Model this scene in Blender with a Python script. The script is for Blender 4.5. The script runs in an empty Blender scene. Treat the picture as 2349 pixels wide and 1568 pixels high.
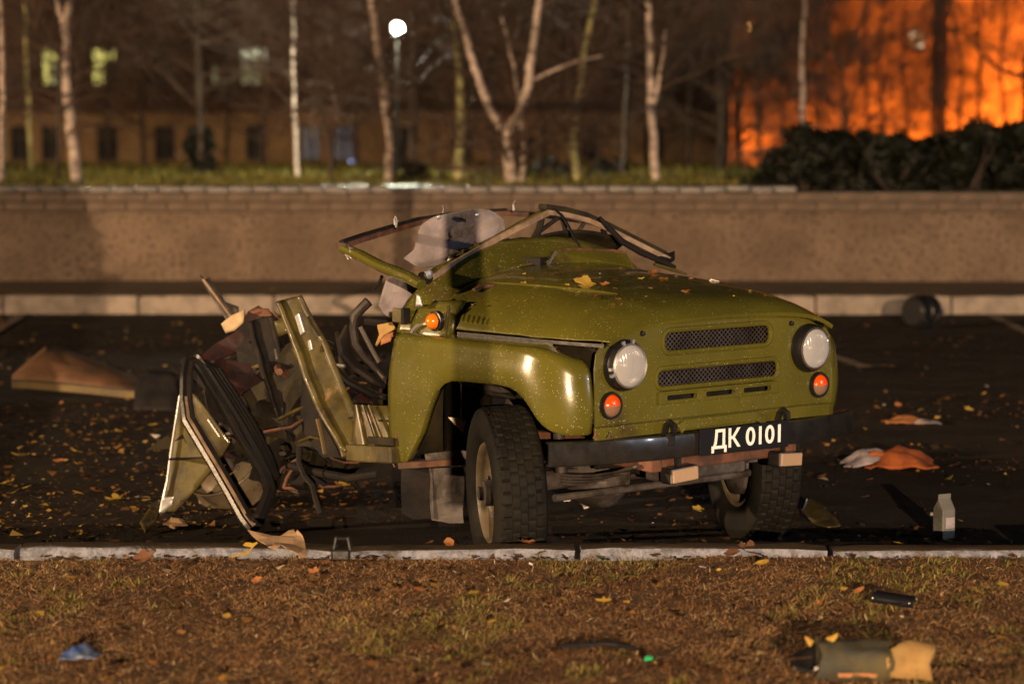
import bpy, bmesh, math, random
import numpy as np
from mathutils import Vector, Matrix, noise

random.seed(7)
rng = np.random.default_rng(7)
scene = bpy.context.scene
C = scene.collection
R = math.radians

# ------------------------------------------------------------------ camera, world, lights, exposure
FPX = 2418.0                      # focal length in pixels of a 1024 px wide picture (85 mm)
CAM_H = 1.881
PITCH = math.atan(216.5 / FPX)
cd = bpy.data.cameras.new('camera'); cam = bpy.data.objects.new('camera', cd); C.objects.link(cam)
cam.location = (0, 0, CAM_H); cam.rotation_euler = (math.pi / 2 - PITCH, 0, 0)
cd.sensor_width = 36.0; cd.lens = FPX / 1024 * 36.0; cd.clip_start = 0.1; cd.clip_end = 1000
cd.dof.use_dof = True; cd.dof.focus_distance = 10.3; cd.dof.aperture_fstop = 1.9; cd.dof.aperture_blades = 9
scene.camera = cam

world = bpy.data.worlds.new('World'); scene.world = world; world.use_nodes = True
wn = world.node_tree.nodes; wl = world.node_tree.links
bgn = wn.get('Background') or wn.new('ShaderNodeBackground')
sky = wn.new('ShaderNodeTexSky'); sky.sky_type = 'NISHITA'; sky.sun_disc = False
sky.sun_elevation = R(4); sky.sun_rotation = R(200)
wl.new(sky.outputs['Color'], bgn.inputs['Color']); bgn.inputs['Strength'].default_value = 0.0014

sd = bpy.data.lights.new('moon_sun', 'SUN'); sd.energy = 0.03; sd.angle = R(2); sd.color = (0.75, 0.85, 1.0)
so = bpy.data.objects.new('moon_sun', sd); C.objects.link(so); so.rotation_euler = (R(50), 0, R(-30))

def lamp(name, loc, power, color, radius=0.2):
    l = bpy.data.lights.new(name, 'POINT'); l.energy = power; l.color = color; l.shadow_soft_size = radius
    o = bpy.data.objects.new(name, l); C.objects.link(o); o.location = loc
    return o
def spot(name, loc, target, power, color, angle=80, blend=0.6, radius=0.1):
    l = bpy.data.lights.new(name, 'SPOT'); l.energy = power; l.color = color; l.shadow_soft_size = radius
    l.spot_size = R(angle); l.spot_blend = blend
    o = bpy.data.objects.new(name, l); C.objects.link(o); o.location = loc
    d = Vector(target) - Vector(loc); o.rotation_euler = d.to_track_quat('-Z', 'Y').to_euler()
    return o
# street lamps of the road behind the photographer (their shadows and highlights show on the car, kerb and wall)
lamp('street_lamp_light', (2.0, -25, 4.6), 92000, (1.0, 0.67, 0.39), 0.03)
lamp('street_lamp_light', (-30, 3, 5.6), 60000, (1.0, 0.66, 0.37), 0.30)
lamp('street_lamp_light', (27, 0, 6.5), 6500, (0.80, 0.87, 1.0), 0.30)

vs = scene.view_settings
vs.view_transform = 'Standard'; vs.look = 'None'; vs.exposure = 0.0; vs.gamma = 1.0; vs.use_curve_mapping = False
scene.cycles.use_denoising = True
scene.cycles.max_bounces = 6; scene.cycles.diffuse_bounces = 3; scene.cycles.glossy_bounces = 3
scene.cycles.transparent_max_bounces = 12; scene.cycles.caustics_reflective = False; scene.cycles.caustics_refractive = False
scene.cycles.sample_clamp_indirect = 4.0

# ------------------------------------------------------------------ picture point -> place in the world
_cp, _sp = math.cos(PITCH), math.sin(PITCH)
S = 1024 / 2348.0
def ray(u, v):
    a = (u * S - 512) / FPX; b = (341.5 - v * S) / FPX
    return Vector((a, _cp + b * _sp, -_sp + b * _cp))
def atY(u, v, Y):
    r = ray(u, v); return Vector((0, 0, CAM_H)) + r * (Y / r.y)
def atZ(u, v, z):
    r = ray(u, v); return Vector((0, 0, CAM_H)) + r * ((z - CAM_H) / r.z)

CAR = Matrix.Translation((0.5267, 10.5256, 0)) @ Matrix.Rotation(-0.8705, 4, 'Z')
CARI = CAR.inverted()
def cY(u, v, Y): return CARI @ atY(u, v, Y)
def cP(u, v, ax, val):
    o = CARI @ Vector((0, 0, CAM_H)); r = CARI.to_3x3() @ ray(u, v)
    return o + r * ((val - o[ax]) / r[ax])
def cy(u, v, y): return cP(u, v, 1, y)
def cx(u, v, x): return cP(u, v, 0, x)

# ------------------------------------------------------------------ mesh helpers
class MB:
    def __init__(s): s.v = []; s.f = []
    def add(s, vs, fs):
        n = len(s.v); s.v += [tuple(p) for p in vs]; s.f += [tuple(i + n for i in q) for q in fs]; return s
    def box(s, c, d, rot=None):
        c = Vector(c); pts = []
        for z in (-.5, .5):
            for y in (-.5, .5):
                for x in (-.5, .5):
                    p = Vector((x * d[0], y * d[1], z * d[2]))
                    if rot is not None: p = rot @ p
                    pts.append(c + p)
        return s.add(pts, [(0, 2, 3, 1), (4, 5, 7, 6), (0, 1, 5, 4), (2, 6, 7, 3), (0, 4, 6, 2), (1, 3, 7, 5)])
    def bar(s, a, b, w, h=None, up=(0, 0, 1)):
        a = Vector(a); b = Vector(b); d = b - a; L = d.length; d.normalize(); up = Vector(up)
        if abs(d.dot(up)) > .98: up = Vector((0, 1, 0))
        sx = d.cross(up).normalized(); uz = sx.cross(d)
        rot = Matrix((sx, d, uz)).transposed()
        return s.box((a + b) / 2, (w, L, h or w), rot)
    def tube(s, path, r, n=8, closed=False, flat=1.0, cap=True):
        path = [Vector(p) for p in path]; m = len(path)
        rr = r if isinstance(r, (list, tuple)) else [r] * m
        base = len(s.v); prev = None
        for i, p in enumerate(path):
            if closed: t = path[(i + 1) % m] - path[i - 1]
            else: t = path[min(i + 1, m - 1)] - path[max(i - 1, 0)]
            if t.length < 1e-9: t = Vector((0, 0, 1))
            t.normalize()
            if prev is None:
                ref = Vector((0, 0, 1)) if abs(t.z) < .9 else Vector((1, 0, 0))
                u = t.cross(ref).normalized()
            else:
                u = prev - t * prev.dot(t)
                u = u.normalized() if u.length > 1e-6 else t.orthogonal().normalized()
            w = t.cross(u); prev = u
            for k in range(n):
                a = 2 * math.pi * k / n
                s.v.append(tuple(p + u * (math.cos(a) * rr[i]) + w * (math.sin(a) * rr[i] * flat)))
        for i in range(m if closed else m - 1):
            j = (i + 1) % m
            for k in range(n):
                l = (k + 1) % n
                s.f.append((base + i * n + k, base + i * n + l, base + j * n + l, base + j * n + k))
        if cap and not closed:
            s.f.append(tuple(base + k for k in reversed(range(n))))
            s.f.append(tuple(base + (m - 1) * n + k for k in range(n)))
        return s
    def sweep(s, path, prof, up=(0, 0, 1), closed=False):
        """prof: (side, up) pairs"""
        path = [Vector(p) for p in path]; m = len(path); n = len(prof); base = len(s.v); up = Vector(up)
        for i, p in enumerate(path):
            if closed: t = path[(i + 1) % m] - path[i - 1]
            else: t = path[min(i + 1, m - 1)] - path[max(i - 1, 0)]
            t.normalize(); sx = t.cross(up).normalized(); uz = sx.cross(t)
            for a, b in prof: s.v.append(tuple(p + sx * a + uz * b))
        for i in range(m if closed else m - 1):
            j = (i + 1) % m
            for k in range(n):
                l = (k + 1) % n
                s.f.append((base + i * n + k, base + i * n + l, base + j * n + l, base + j * n + k))
        if not closed:
            s.f.append(tuple(base + k for k in reversed(range(n)))); s.f.append(tuple(base + (m - 1) * n + k for k in range(n)))
        return s
    def lathe(s, prof, n=32, M=None, fr=None):
        """profile (radius, axial); axis = +X unless M"""
        base = len(s.v); m = len(prof)
        for i, (r, a) in enumerate(prof):
            for k in range(n):
                t = 2 * math.pi * k / n; rr = r if fr is None else fr(i, k, r)
                p = Vector((a, rr * math.cos(t), rr * math.sin(t)))
                s.v.append(tuple(M @ p if M is not None else p))
        for i in range(m - 1):
            for k in range(n):
                l = (k + 1) % n
                s.f.append((base + i * n + k, base + i * n + l, base + (i + 1) * n + l, base + (i + 1) * n + k))
        return s
    def disc(s, r, a, n=32, M=None):
        pts = [Vector((a, r * math.cos(2 * math.pi * k / n), r * math.sin(2 * math.pi * k / n))) for k in range(n)]
        return s.add([M @ p if M is not None else p for p in pts], [tuple(range(n))])
    def build(s, name, mat, parent=None, smooth=False, bevel=0, solid=0, sub=0, recalc=True, angle=35):
        me = bpy.data.meshes.new(name); me.from_pydata(s.v, [], s.f)
        if recalc:
            bm = bmesh.new(); bm.from_mesh(me); bmesh.ops.recalc_face_normals(bm, faces=bm.faces); bm.to_mesh(me); bm.free()
        return link(name, me, mat, parent, smooth, bevel, solid, sub, angle)

def link(name, me, mat, parent=None, smooth=False, bevel=0, solid=0, sub=0, angle=35):
    for m in (mat if isinstance(mat, (list, tuple)) else [mat]): me.materials.append(m)
    if smooth:
        me.polygons.foreach_set('use_smooth', [True] * len(me.polygons))
        try: me.set_sharp_from_angle(angle=R(angle))
        except Exception: pass
    o = bpy.data.objects.new(name, me); C.objects.link(o)
    if parent: o.parent = parent
    if solid:
        md = o.modifiers.new('solid', 'SOLIDIFY'); md.thickness = solid; md.offset = 0
    if bevel:
        md = o.modifiers.new('bevel', 'BEVEL'); md.width = bevel; md.segments = 2; md.limit_method = 'ANGLE'; md.angle_limit = R(40)
    if sub:
        md = o.modifiers.new('sub', 'SUBSURF'); md.levels = sub; md.render_levels = sub
    return o

def grid_mesh(P, closed_u=False):
    mb = MB(); nu = len(P); nv = len(P[0])
    for row in P:
        for p in row: mb.v.append(tuple(p))
    for i in range(nu if closed_u else nu - 1):
        j = (i + 1) % nu
        for k in range(nv - 1): mb.f.append((i * nv + k, i * nv + k + 1, j * nv + k + 1, j * nv + k))
    return mb

def sheet(name, pts, mat, parent=None, thick=0.004, crumple=0.01, freq=7.0, cuts=2, holes=(), smooth=True, bulge=None):
    """torn sheet: outline of 3D points filled, subdivided and crumpled"""
    bm = bmesh.new(); loops = [pts] + list(holes); es = []
    for lp in loops:
        vs_ = [bm.verts.new(Vector(p)) for p in lp]
        for i in range(len(vs_)): es.append(bm.edges.new((vs_[i], vs_[(i + 1) % len(vs_)])))
    bmesh.ops.triangle_fill(bm, use_beauty=True, use_dissolve=False, edges=es)
    for _ in range(cuts):
        bmesh.ops.subdivide_edges(bm, edges=bm.edges[:], cuts=1, use_grid_fill=True)
    bm.normal_update(); sd_ = random.random() * 50
    ax = Vector((0, 0, 0))
    for f in bm.faces: ax += f.normal
    ax = ax.normalized() if ax.length > 1e-6 else Vector((0, 0, 1))
    for v in bm.verts:
        q = v.co * freq + Vector((sd_, sd_, 0))
        v.co += noise.noise_vector(q) * crumple + ax * (noise.noise(q * .45) * crumple * 2.0)
        if bulge: v.co = bulge(v.co)
    me = bpy.data.meshes.new(name); bm.to_mesh(me); bm.free()
    return link(name, me, mat, parent, smooth, 0, thick, 0, 50)

def empty(name, loc=(0, 0, 0), rz=0, M=None):
    o = bpy.data.objects.new(name, None); C.objects.link(o); o.empty_display_size = .2
    if M is not None: o.matrix_world = M
    else: o.location = loc; o.rotation_euler = (0, 0, rz)
    return o
def tag(o, label=None, cat=None, group=None, kind=None):
    if label: o['label'] = label
    if cat: o['category'] = cat
    if group: o['group'] = group
    if kind: o['kind'] = kind
    return o
def lerp(a, b, t): return a + (b - a) * t
def interp(x, pts):
    if x <= pts[0][0]: return pts[0][1]
    for (a, p), (b, q) in zip(pts, pts[1:]):
        if x <= b: return p + (q - p) * (x - a) / (b - a)
    return pts[-1][1]

# ------------------------------------------------------------------ materials
def mat(name, col, rough=.6, metal=0.0, spec=.5, col2=None, nscale=8.0, detail=5.0, lo=.35, hi=.65, bump=0.0, bscale=None,
        bdist=.01, coat=0.0, coatr=.1, rvar=0.0, speck=None, speckscale=60.0, speckth=.06, alpha=1.0, trans=0.0, emit=None, estr=0.0,
        col3=None, n3=40.0, stretch=None, ior=1.45, sheen=0.0, third=(.52, .62)):
    m = bpy.data.materials.new(name); m.use_nodes = True; nt = m.node_tree; n = nt.nodes; l = nt.links
    b = n['Principled BSDF']; I = b.inputs
    I['Roughness'].default_value = rough; I['Metallic'].default_value = metal; I['IOR'].default_value = ior
    I['Specular IOR Level'].default_value = spec; I['Coat Weight'].default_value = coat; I['Coat Roughness'].default_value = coatr
    I['Transmission Weight'].default_value = trans; I['Alpha'].default_value = alpha; I['Sheen Weight'].default_value = sheen
    I['Base Color'].default_value = (*col, 1)
    tc = n.new('ShaderNodeTexCoord'); vec = tc.outputs['Object']
    if stretch:
        mp = n.new('ShaderNodeMapping'); mp.inputs['Scale'].default_value = stretch; l.new(vec, mp.inputs['Vector']); vec = mp.outputs['Vector']
    cur = None
    def nz(scale, det=5.0, rgh=.6):
        t = n.new('ShaderNodeTexNoise'); t.inputs['Scale'].default_value = scale; t.inputs['Detail'].default_value = det
        t.inputs['Roughness'].default_value = rgh; l.new(vec, t.inputs['Vector']); return t
    def mixc(fac, a, bcol):
        mx = n.new('ShaderNodeMix'); mx.data_type = 'RGBA'; l.new(fac, mx.inputs[0])
        if hasattr(a, 'node'): l.new(a, mx.inputs[6])
        else: mx.inputs[6].default_value = (*a, 1)
        mx.inputs[7].default_value = (*bcol, 1); return mx.outputs[2]
    def ramp(src, a, bb):
        mr = n.new('ShaderNodeMapRange'); mr.inputs[1].default_value = a; mr.inputs[2].default_value = bb; mr.interpolation_type = 'SMOOTHSTEP'
        l.new(src, mr.inputs[0]); return mr.outputs[0]
    if col2:
        t = nz(nscale, detail); cur = mixc(ramp(t.outputs['Fac'], lo, hi), col, col2)
        if rvar:
            mr = n.new('ShaderNodeMapRange'); mr.inputs[3].default_value = rough - rvar; mr.inputs[4].default_value = rough + rvar
            mr.inputs[1].default_value = .3; mr.inputs[2].default_value = .7
            l.new(nz(nscale * 2.3).outputs['Fac'], mr.inputs[0]); l.new(mr.outputs[0], I['Roughness'])
    if col3:
        t = nz(n3, 4.0); cur = mixc(ramp(t.outputs['Fac'], *third), cur if cur is not None else col, col3)
    if speck:
        v = n.new('ShaderNodeTexVoronoi'); v.inputs['Scale'].default_value = speckscale; l.new(vec, v.inputs['Vector'])
        t = nz(3.0); mr = n.new('ShaderNodeMath'); mr.operation = 'MULTIPLY'; mr.inputs[1].default_value = speckth * 2
        l.new(t.outputs['Fac'], mr.inputs[0])
        lt = n.new('ShaderNodeMath'); lt.operation = 'LESS_THAN'; l.new(v.outputs['Distance'], lt.inputs[0]); l.new(mr.outputs[0], lt.inputs[1])
        cur = mixc(lt.outputs[0], cur if cur is not None else col, speck)
    if cur is not None: l.new(cur, I['Base Color'])
    if bump:
        bp = n.new('ShaderNodeBump'); bp.inputs['Strength'].default_value = bump; bp.inputs['Distance'].default_value = bdist
        l.new(nz(bscale or nscale * 4, 6.0, .65).outputs['Fac'], bp.inputs['Height']); l.new(bp.outputs['Normal'], I['Normal'])
    if emit:
        I['Emission Color'].default_value = (*emit, 1); I['Emission Strength'].default_value = estr
    return m

def attr_mat(name, stops, rough=.8, trans=False):
    """colour from a per-piece random number stored in the mesh attribute 'rnd'"""
    m = bpy.data.materials.new(name); m.use_nodes = True; n = m.node_tree.nodes; l = m.node_tree.links
    b = n['Principled BSDF']; b.inputs['Roughness'].default_value = rough; b.inputs['Specular IOR Level'].default_value = .25
    a = n.new('ShaderNodeAttribute'); a.attribute_name = 'rnd'
    cr = n.new('ShaderNodeValToRGB'); e = cr.color_ramp.elements
    while len(e) > 1: e.remove(e[0])
    e[0].position = stops[0][0]; e[0].color = (*stops[0][1], 1)
    for p, c in stops[1:]:
        q = e.new(p); q.color = (*c, 1)
    l.new(a.outputs['Fac'], cr.inputs[0]); l.new(cr.outputs[0], b.inputs['Base Color'])
    return m

M = {}
M['asphalt'] = mat('asphalt', (.024, .0175, .0135), .78, spec=.22, col2=(.010, .008, .007), nscale=1.1, detail=9, bump=1.0, bscale=110, bdist=.014, rvar=.2, col3=(.045, .032, .022), n3=75, third=(.56, .66))
M['soil'] = mat('soil', (.11, .058, .026), .9, col2=(.05, .027, .013), nscale=9, bump=.8, bscale=70, bdist=.02)
M['verge'] = mat('verge_dirt', (.10, .060, .028), .9, col2=(.05, .033, .016), nscale=3, bump=.6, bscale=60)
M['lawn'] = mat('lawn_ground', (.05, .05, .013), .9, col2=(.025, .022, .009), nscale=1.2, bump=.5, bscale=50)
M['granite'] = mat('granite', (.23, .245, .305), .45, col2=(.11, .118, .15), nscale=26, detail=8, bump=1.0, bscale=55, bdist=.012, col3=(.10, .085, .07), n3=14, third=(.55, .7))
M['mortar'] = mat('mortar', (.05, .04, .03), .95, bump=.5, nscale=20)
M['granite_far'] = mat('granite_far', (.26, .21, .17), .75, col2=(.17, .14, .11), nscale=6, bump=.6, bscale=60, col3=(.10, .08, .065), n3=5, third=(.55, .7))
M['plaster'] = mat('wall_plaster', (.185, .128, .088), .85, col2=(.12, .081, .054), nscale=1.1, detail=10, bump=1.0, bscale=34, bdist=.03, col3=(.072, .05, .034), n3=19, third=(.5, .64))
M['wallstone'] = mat('wall_stone', (.125, .086, .06), .8, col2=(.085, .06, .042), nscale=5, bump=.8, bscale=40)
M['coping'] = mat('coping_stone', (.115, .105, .102), .28, col2=(.065, .058, .055), nscale=6, bump=.5, bscale=50, rvar=.12)
M['paint'] = mat('olive_paint', (.092, .086, .012), .27, col2=(.070, .066, .011), nscale=2.2, coat=.6, coatr=.06, rvar=.07, bump=.10, bscale=5, bdist=.02, speck=(.62, .58, .44), speckscale=80, speckth=.10, col3=(.045, .034, .014), n3=3.2, third=(.56, .74))
M['paint_worn_shade'] = mat('olive_worn_shade', (.075, .061, .016), .42, col2=(.032, .025, .011), nscale=7, rvar=.1, bump=.15, bscale=30, col3=(.16, .10, .05), n3=9, third=(.62, .7), coat=.2)  # worn paint; also gives the torn-off door its shaded tone
M['paint_dark'] = mat('soot_shade_olive', (.024, .019, .009), .7, spec=.2, col2=(.009, .008, .006), nscale=5, bump=.3, bscale=26, rvar=.1)  # dark olive; shade of the torn rear is put into this colour
M['soot_shade'] = mat('sooty_shaded_metal', (.008, .008, .010), .65, spec=.15, metal=0.0, col2=(.016, .013, .011), nscale=6, bump=.4, bscale=25, rvar=.15)  # near-black; carries soot and the painted shade of the rear wreckage
M['rust'] = mat('maroon_scorched', (.022, .006, .007), .65, spec=.2, col2=(.007, .005, .006), nscale=7, bump=.4, bscale=30, rvar=.15)
M['rustbrown'] = mat('rust_brown', (.13, .055, .03), .7, col2=(.05, .025, .016), nscale=10, bump=.4, bscale=40)
M['black'] = mat('black_paint', (.010, .010, .011), .32, col2=(.018, .016, .015), nscale=8, rvar=.1, coat=.2, speck=(.12, .11, .1), speckscale=70, speckth=.04)
M['rubber'] = mat('tyre_rubber', (.0045, .0045, .0045), .72, spec=.2, col2=(.009, .008, .006), nscale=6, bump=.3, bscale=60, rvar=.12)
M['seal'] = mat('rubber_seal', (.010, .010, .011), .35, bump=.15, nscale=10)
M['rim'] = mat('wheel_steel', (.13, .108, .068), .5, col2=(.08, .06, .038), nscale=6, bump=.3, bscale=30, rvar=.15, col3=(.05, .035, .02), n3=9, third=(.58, .7))
M['grey'] = mat('greasy_cast_metal', (.085, .075, .073), .6, metal=.2, col2=(.04, .032, .03), nscale=9, bump=.5, bscale=35, col3=(.025, .02, .017), n3=6, third=(.5, .65))
M['seat'] = mat('grey_seat_cloth', (.215, .19, .21), .9, col2=(.13, .112, .124), nscale=6, bump=.35, bscale=26, bdist=.02, sheen=.2, col3=(.05, .04, .04), n3=3, third=(.6, .75))
M['beige'] = mat('beige_seal', (.26, .18, .12), .6, col2=(.13, .09, .06), nscale=14)
M['bare'] = mat('torn_bare_metal', (.40, .40, .41), .42, metal=.8, bump=.1, nscale=30)
M['chrome'] = mat('reflector', (.85, .85, .86), .28, metal=1.0)
M['amber'] = mat('amber_lens', (.75, .075, .004), .12, coat=1.0, coatr=.04, bump=.3, bscale=55, nscale=20)
M['sideamber'] = mat('side_amber_lens', (.7, .16, .008), .2, coat=1.0, coatr=.05)
M['clear'] = mat('frosted_lens', (.22, .13, .09), .15, coat=1.0, coatr=.04, bump=.3, bscale=50, nscale=20)
M['fog'] = mat('fog_lens', (.40, .28, .19), .12, coat=1.0, coatr=.03, stretch=(1, 40, 4), bump=.3, bscale=6, nscale=4)
M['plateblack'] = mat('plate_black', (.008, .008, .009), .35, speck=(.1, .1, .09), speckscale=60, speckth=.04)
M['white'] = mat('white_letter_paint', (.85, .85, .85), .5)
M['cream'] = mat('cream_foam', (.42, .33, .20), .8, col2=(.28, .2, .12), nscale=10, bump=.4)
M['cardboard'] = mat('cardboard', (.33, .22, .13), .85, col2=(.24, .155, .09), nscale=7, bump=.2, col3=(.12, .09, .06), n3=5, third=(.62, .72))
M['tan'] = mat('tan_cloth', (.36, .235, .085), .85, col2=(.28, .17, .06), nscale=8, bump=.4, bscale=40, col3=(.10, .07, .03), n3=12, third=(.64, .7))
M['olivecloth'] = mat('dark_olive_cloth', (.035, .037, .03), .8, col2=(.075, .06, .025), nscale=7, bump=.4)
M['orange'] = mat('orange_rag', (.30, .075, .012), .85, col2=(.17, .04, .01), nscale=9, bump=.5)
M['whitecloth'] = mat('dirty_white_cloth', (.30, .27, .30), .85, col2=(.14, .12, .13), nscale=9, bump=.4)
M['paper'] = mat('white_paper', (.75, .68, .6), .7)
M['cartongrey'] = mat('grey_carton', (.13, .13, .12), .4, col2=(.075, .075, .068), nscale=8, bump=.15)
M['blue'] = mat('blue_foil', (.02, .055, .22), .3, col2=(.10, .13, .18), nscale=18, bump=.6, bscale=30, coat=.5)
M['blackplastic'] = mat('black_plastic', (.009, .010, .013), .2, coat=.4)
M['green'] = mat('green_glass', (.03, .42, .17), .15, coat=.6)
M['brownpanel'] = mat('brown_panel', (.12, .058, .026), .75, col2=(.06, .032, .017), nscale=4, bump=.4, bscale=30)
M['goldedge'] = mat('panel_edge', (.13, .085, .025), .6, col2=(.08, .055, .02), nscale=6)
M['linepaint'] = mat('road_paint', (.24, .17, .12), .8, col2=(.08, .06, .045), nscale=12, bump=.3)
M['lamppost'] = mat('dark_post', (.006, .006, .005), .7, spec=.2)
# vegetation
M['birch'] = mat('birch_bark', (.54, .43, .36), .8, col2=(.38, .295, .24), nscale=3, stretch=(1, 1, 3.0), bump=.5, bscale=12, col3=(.055, .045, .04), n3=5.0, third=(.55, .63))
M['birch_lamplit'] = mat('lamplit_birch_bark', (.48, .44, .20), .8, col2=(.30, .29, .11), nscale=3, stretch=(1, 1, 3.0), bump=.5, bscale=12, col3=(.06, .055, .03), n3=5.0, third=(.58, .66))  # yellow-green tint is park lamp light put into the bark colour
M['bark'] = mat('dark_bark', (.055, .038, .028), .9, col2=(.03, .022, .016), nscale=6, stretch=(1, 1, .3), bump=.6)
M['twig'] = mat('twigs', (.075, .046, .032), .85, col2=(.03, .02, .015), nscale=1.5)
M['evergreen'] = attr_mat('evergreen_leaf', [(0, (.002, .003, .0015)), (.6, (.005, .006, .0025)), (1, (.011, .0115, .004))], .6)
M['drygrass'] = attr_mat('dry_grass', [(0, (.06, .029, .013)), (.30, (.145, .072, .031)), (.55, (.25, .136, .058)), (.74, (.35, .21, .098)), (.78, (.085, .08, .017)), (.93, (.20, .185, .038)), (1, (.45, .36, .2))], .8)
M['lawnblade'] = attr_mat('lawn_blades', [(0, (.05, .045, .010)), (.5, (.10, .095, .018)), (1, (.17, .14, .03))], .8)
M['litter'] = attr_mat('leaf_litter', [(0, (.02, .012, .007)), (.40, (.06, .028, .011)), (.65, (.14, .065, .02)), (.85, (.28, .15, .03)), (.96, (.42, .31, .07)), (1, (.5, .48, .45))], .7)
M['leaf_y'] = mat('yellow_leaf', (.52, .36, .055), .6, col2=(.38, .22, .04), nscale=22, bump=.3)
M['leaf_o'] = mat('orange_leaf', (.36, .15, .05), .65, col2=(.22, .085, .03), nscale=22, bump=.3)
M['leaf_b'] = mat('brown_leaf', (.17, .075, .03), .7, col2=(.09, .04, .018), nscale=22, bump=.3)
# buildings
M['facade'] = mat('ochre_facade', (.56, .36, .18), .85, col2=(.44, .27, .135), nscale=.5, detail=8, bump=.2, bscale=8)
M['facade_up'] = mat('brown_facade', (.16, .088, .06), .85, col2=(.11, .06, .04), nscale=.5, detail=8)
M['facade_or'] = mat('pale_facade', (.26, .17, .11), .85, col2=(.21, .135, .088), nscale=.7, detail=8, bump=.2, bscale=6)
M['wframe'] = mat('window_frame', (.09, .075, .06), .6)
M['glass'] = mat('dark_window_glass', (.012, .012, .014), .45, spec=.15)
M['glassblue'] = mat('blue_curtained_glass', (.07, .085, .11), .3, emit=(.35, .45, .7), estr=.05)
M['lit_y'] = mat('lit_window_yellow', (.3, .3, .1), .4, emit=(1.0, .88, .22), estr=1.3)
M['lit_w'] = mat('lit_window_white', (.3, .3, .25), .4, emit=(.95, .95, .62), estr=2.0)
M['lit_dim'] = mat('lit_window_dim', (.2, .2, .15), .4, emit=(.9, .85, .4), estr=.3)
M['lampglow'] = mat('lamp_globe', (.9, .9, .9), .3, emit=(1.0, 1.0, .82), estr=30)
M['sodiumglow'] = mat('sodium_bulb', (.9, .7, .4), .3, emit=(1.0, .62, .2), estr=30)
M['bluebulb'] = mat('blue_indicator', (.4, .5, .9), .3, emit=(.45, .55, 1.0), estr=4)

def top_dirt(m, col, lo=.6, hi=.95):
    nt = m.node_tree; n = nt.nodes; l = nt.links; b = n['Principled BSDF']; src = b.inputs['Base Color'].links[0].from_socket
    g = n.new('ShaderNodeNewGeometry'); sx = n.new('ShaderNodeSeparateXYZ'); l.new(g.outputs['True Normal'], sx.inputs[0])
    t = n.new('ShaderNodeTexNoise'); t.inputs['Scale'].default_value = 7; l.new(g.outputs['Position'], t.inputs['Vector'])
    ad = n.new('ShaderNodeMath'); ad.operation = 'MULTIPLY_ADD'; l.new(t.outputs['Fac'], ad.inputs[0]); ad.inputs[1].default_value = .7; l.new(sx.outputs['Z'], ad.inputs[2])
    mr = n.new('ShaderNodeMapRange'); mr.inputs[1].default_value = lo + .3; mr.inputs[2].default_value = hi + .3; l.new(ad.outputs[0], mr.inputs[0])
    mx = n.new('ShaderNodeMix'); mx.data_type = 'RGBA'; l.new(mr.outputs[0], mx.inputs[0]); l.new(src, mx.inputs[6]); mx.inputs[7].default_value = (*col, 1); l.new(mx.outputs[2], b.inputs['Base Color'])
top_dirt(M['granite'], (.045, .032, .02))
# ------------------------------------------------------------------ setting: road, verges, lawn
def plane(name, x0, x1, y0, y1, zf, mat_, nx=2, ny=2, kind='structure'):
    P = [[(lerp(x0, x1, i / nx), lerp(y0, y1, j / ny), zf(lerp(x0, x1, i / nx), lerp(y0, y1, j / ny))) for j in range(ny + 1)] for i in range(nx + 1)]
    o = grid_mesh(P).build(name, mat_, smooth=True); o['kind'] = kind; return o
KY0, KY1, KZ = 9.44, 9.58, .221       # near kerb
GZ = .182
def road_z(x, y):
    if y < 9.0 or y > 24.5 or abs(x) > 9: return 0.0
    return -.006 + .010 * noise.noise(Vector((x * .7, y * .7, 0)))
plane('road', -9, 9, 9.2, 24.4, road_z, M['asphalt'], 60, 60)
plane('road', -250, 250, -250, -6, lambda x, y: 0, M['asphalt'], 6, 6)
for x0, x1 in ((-250, -9), (9, 250)): plane('road', x0, x1, 9.2, 24.4, lambda x, y: -.006, M['asphalt'], 4, 4)
def verge_z(x, y): return GZ - .008 + .012 * noise.noise(Vector((x * 1.4, y * 1.4, 3))) + (.022 * max(0, noise.noise(Vector((x * 3.1, 0, 7)))) if y > 9.3 else 0) 
plane('grass_verge', -9, 9, -6, KY0 + .02, verge_z, M['soil'], 160, 150)
for x0, x1 in ((-250, -9), (9, 250)): plane('grass_verge', x0, x1, -6, KY0 + .02, lambda x, y: GZ - .01, M['soil'], 4, 4)
FY0, FY1, FZ = 24.2, 24.36, .182
plane('far_pavement', -250, 250, FY1 - .02, 26.9, lambda x, y: FZ - .02 + .02 * noise.noise(Vector((x * 1.1, y * 2, 5))), M['verge'], 240, 8)
def lawn_z(x, y): return 1.16 - .0122 * (y - 27) + .035 * noise.noise(Vector((x * .25, y * .12, 9)))
plane('lawn', -250, 250, 26.95, 330, lambda x, y: lawn_z(x, min(y, 130)), M['lawn'], 90, 90)

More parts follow.
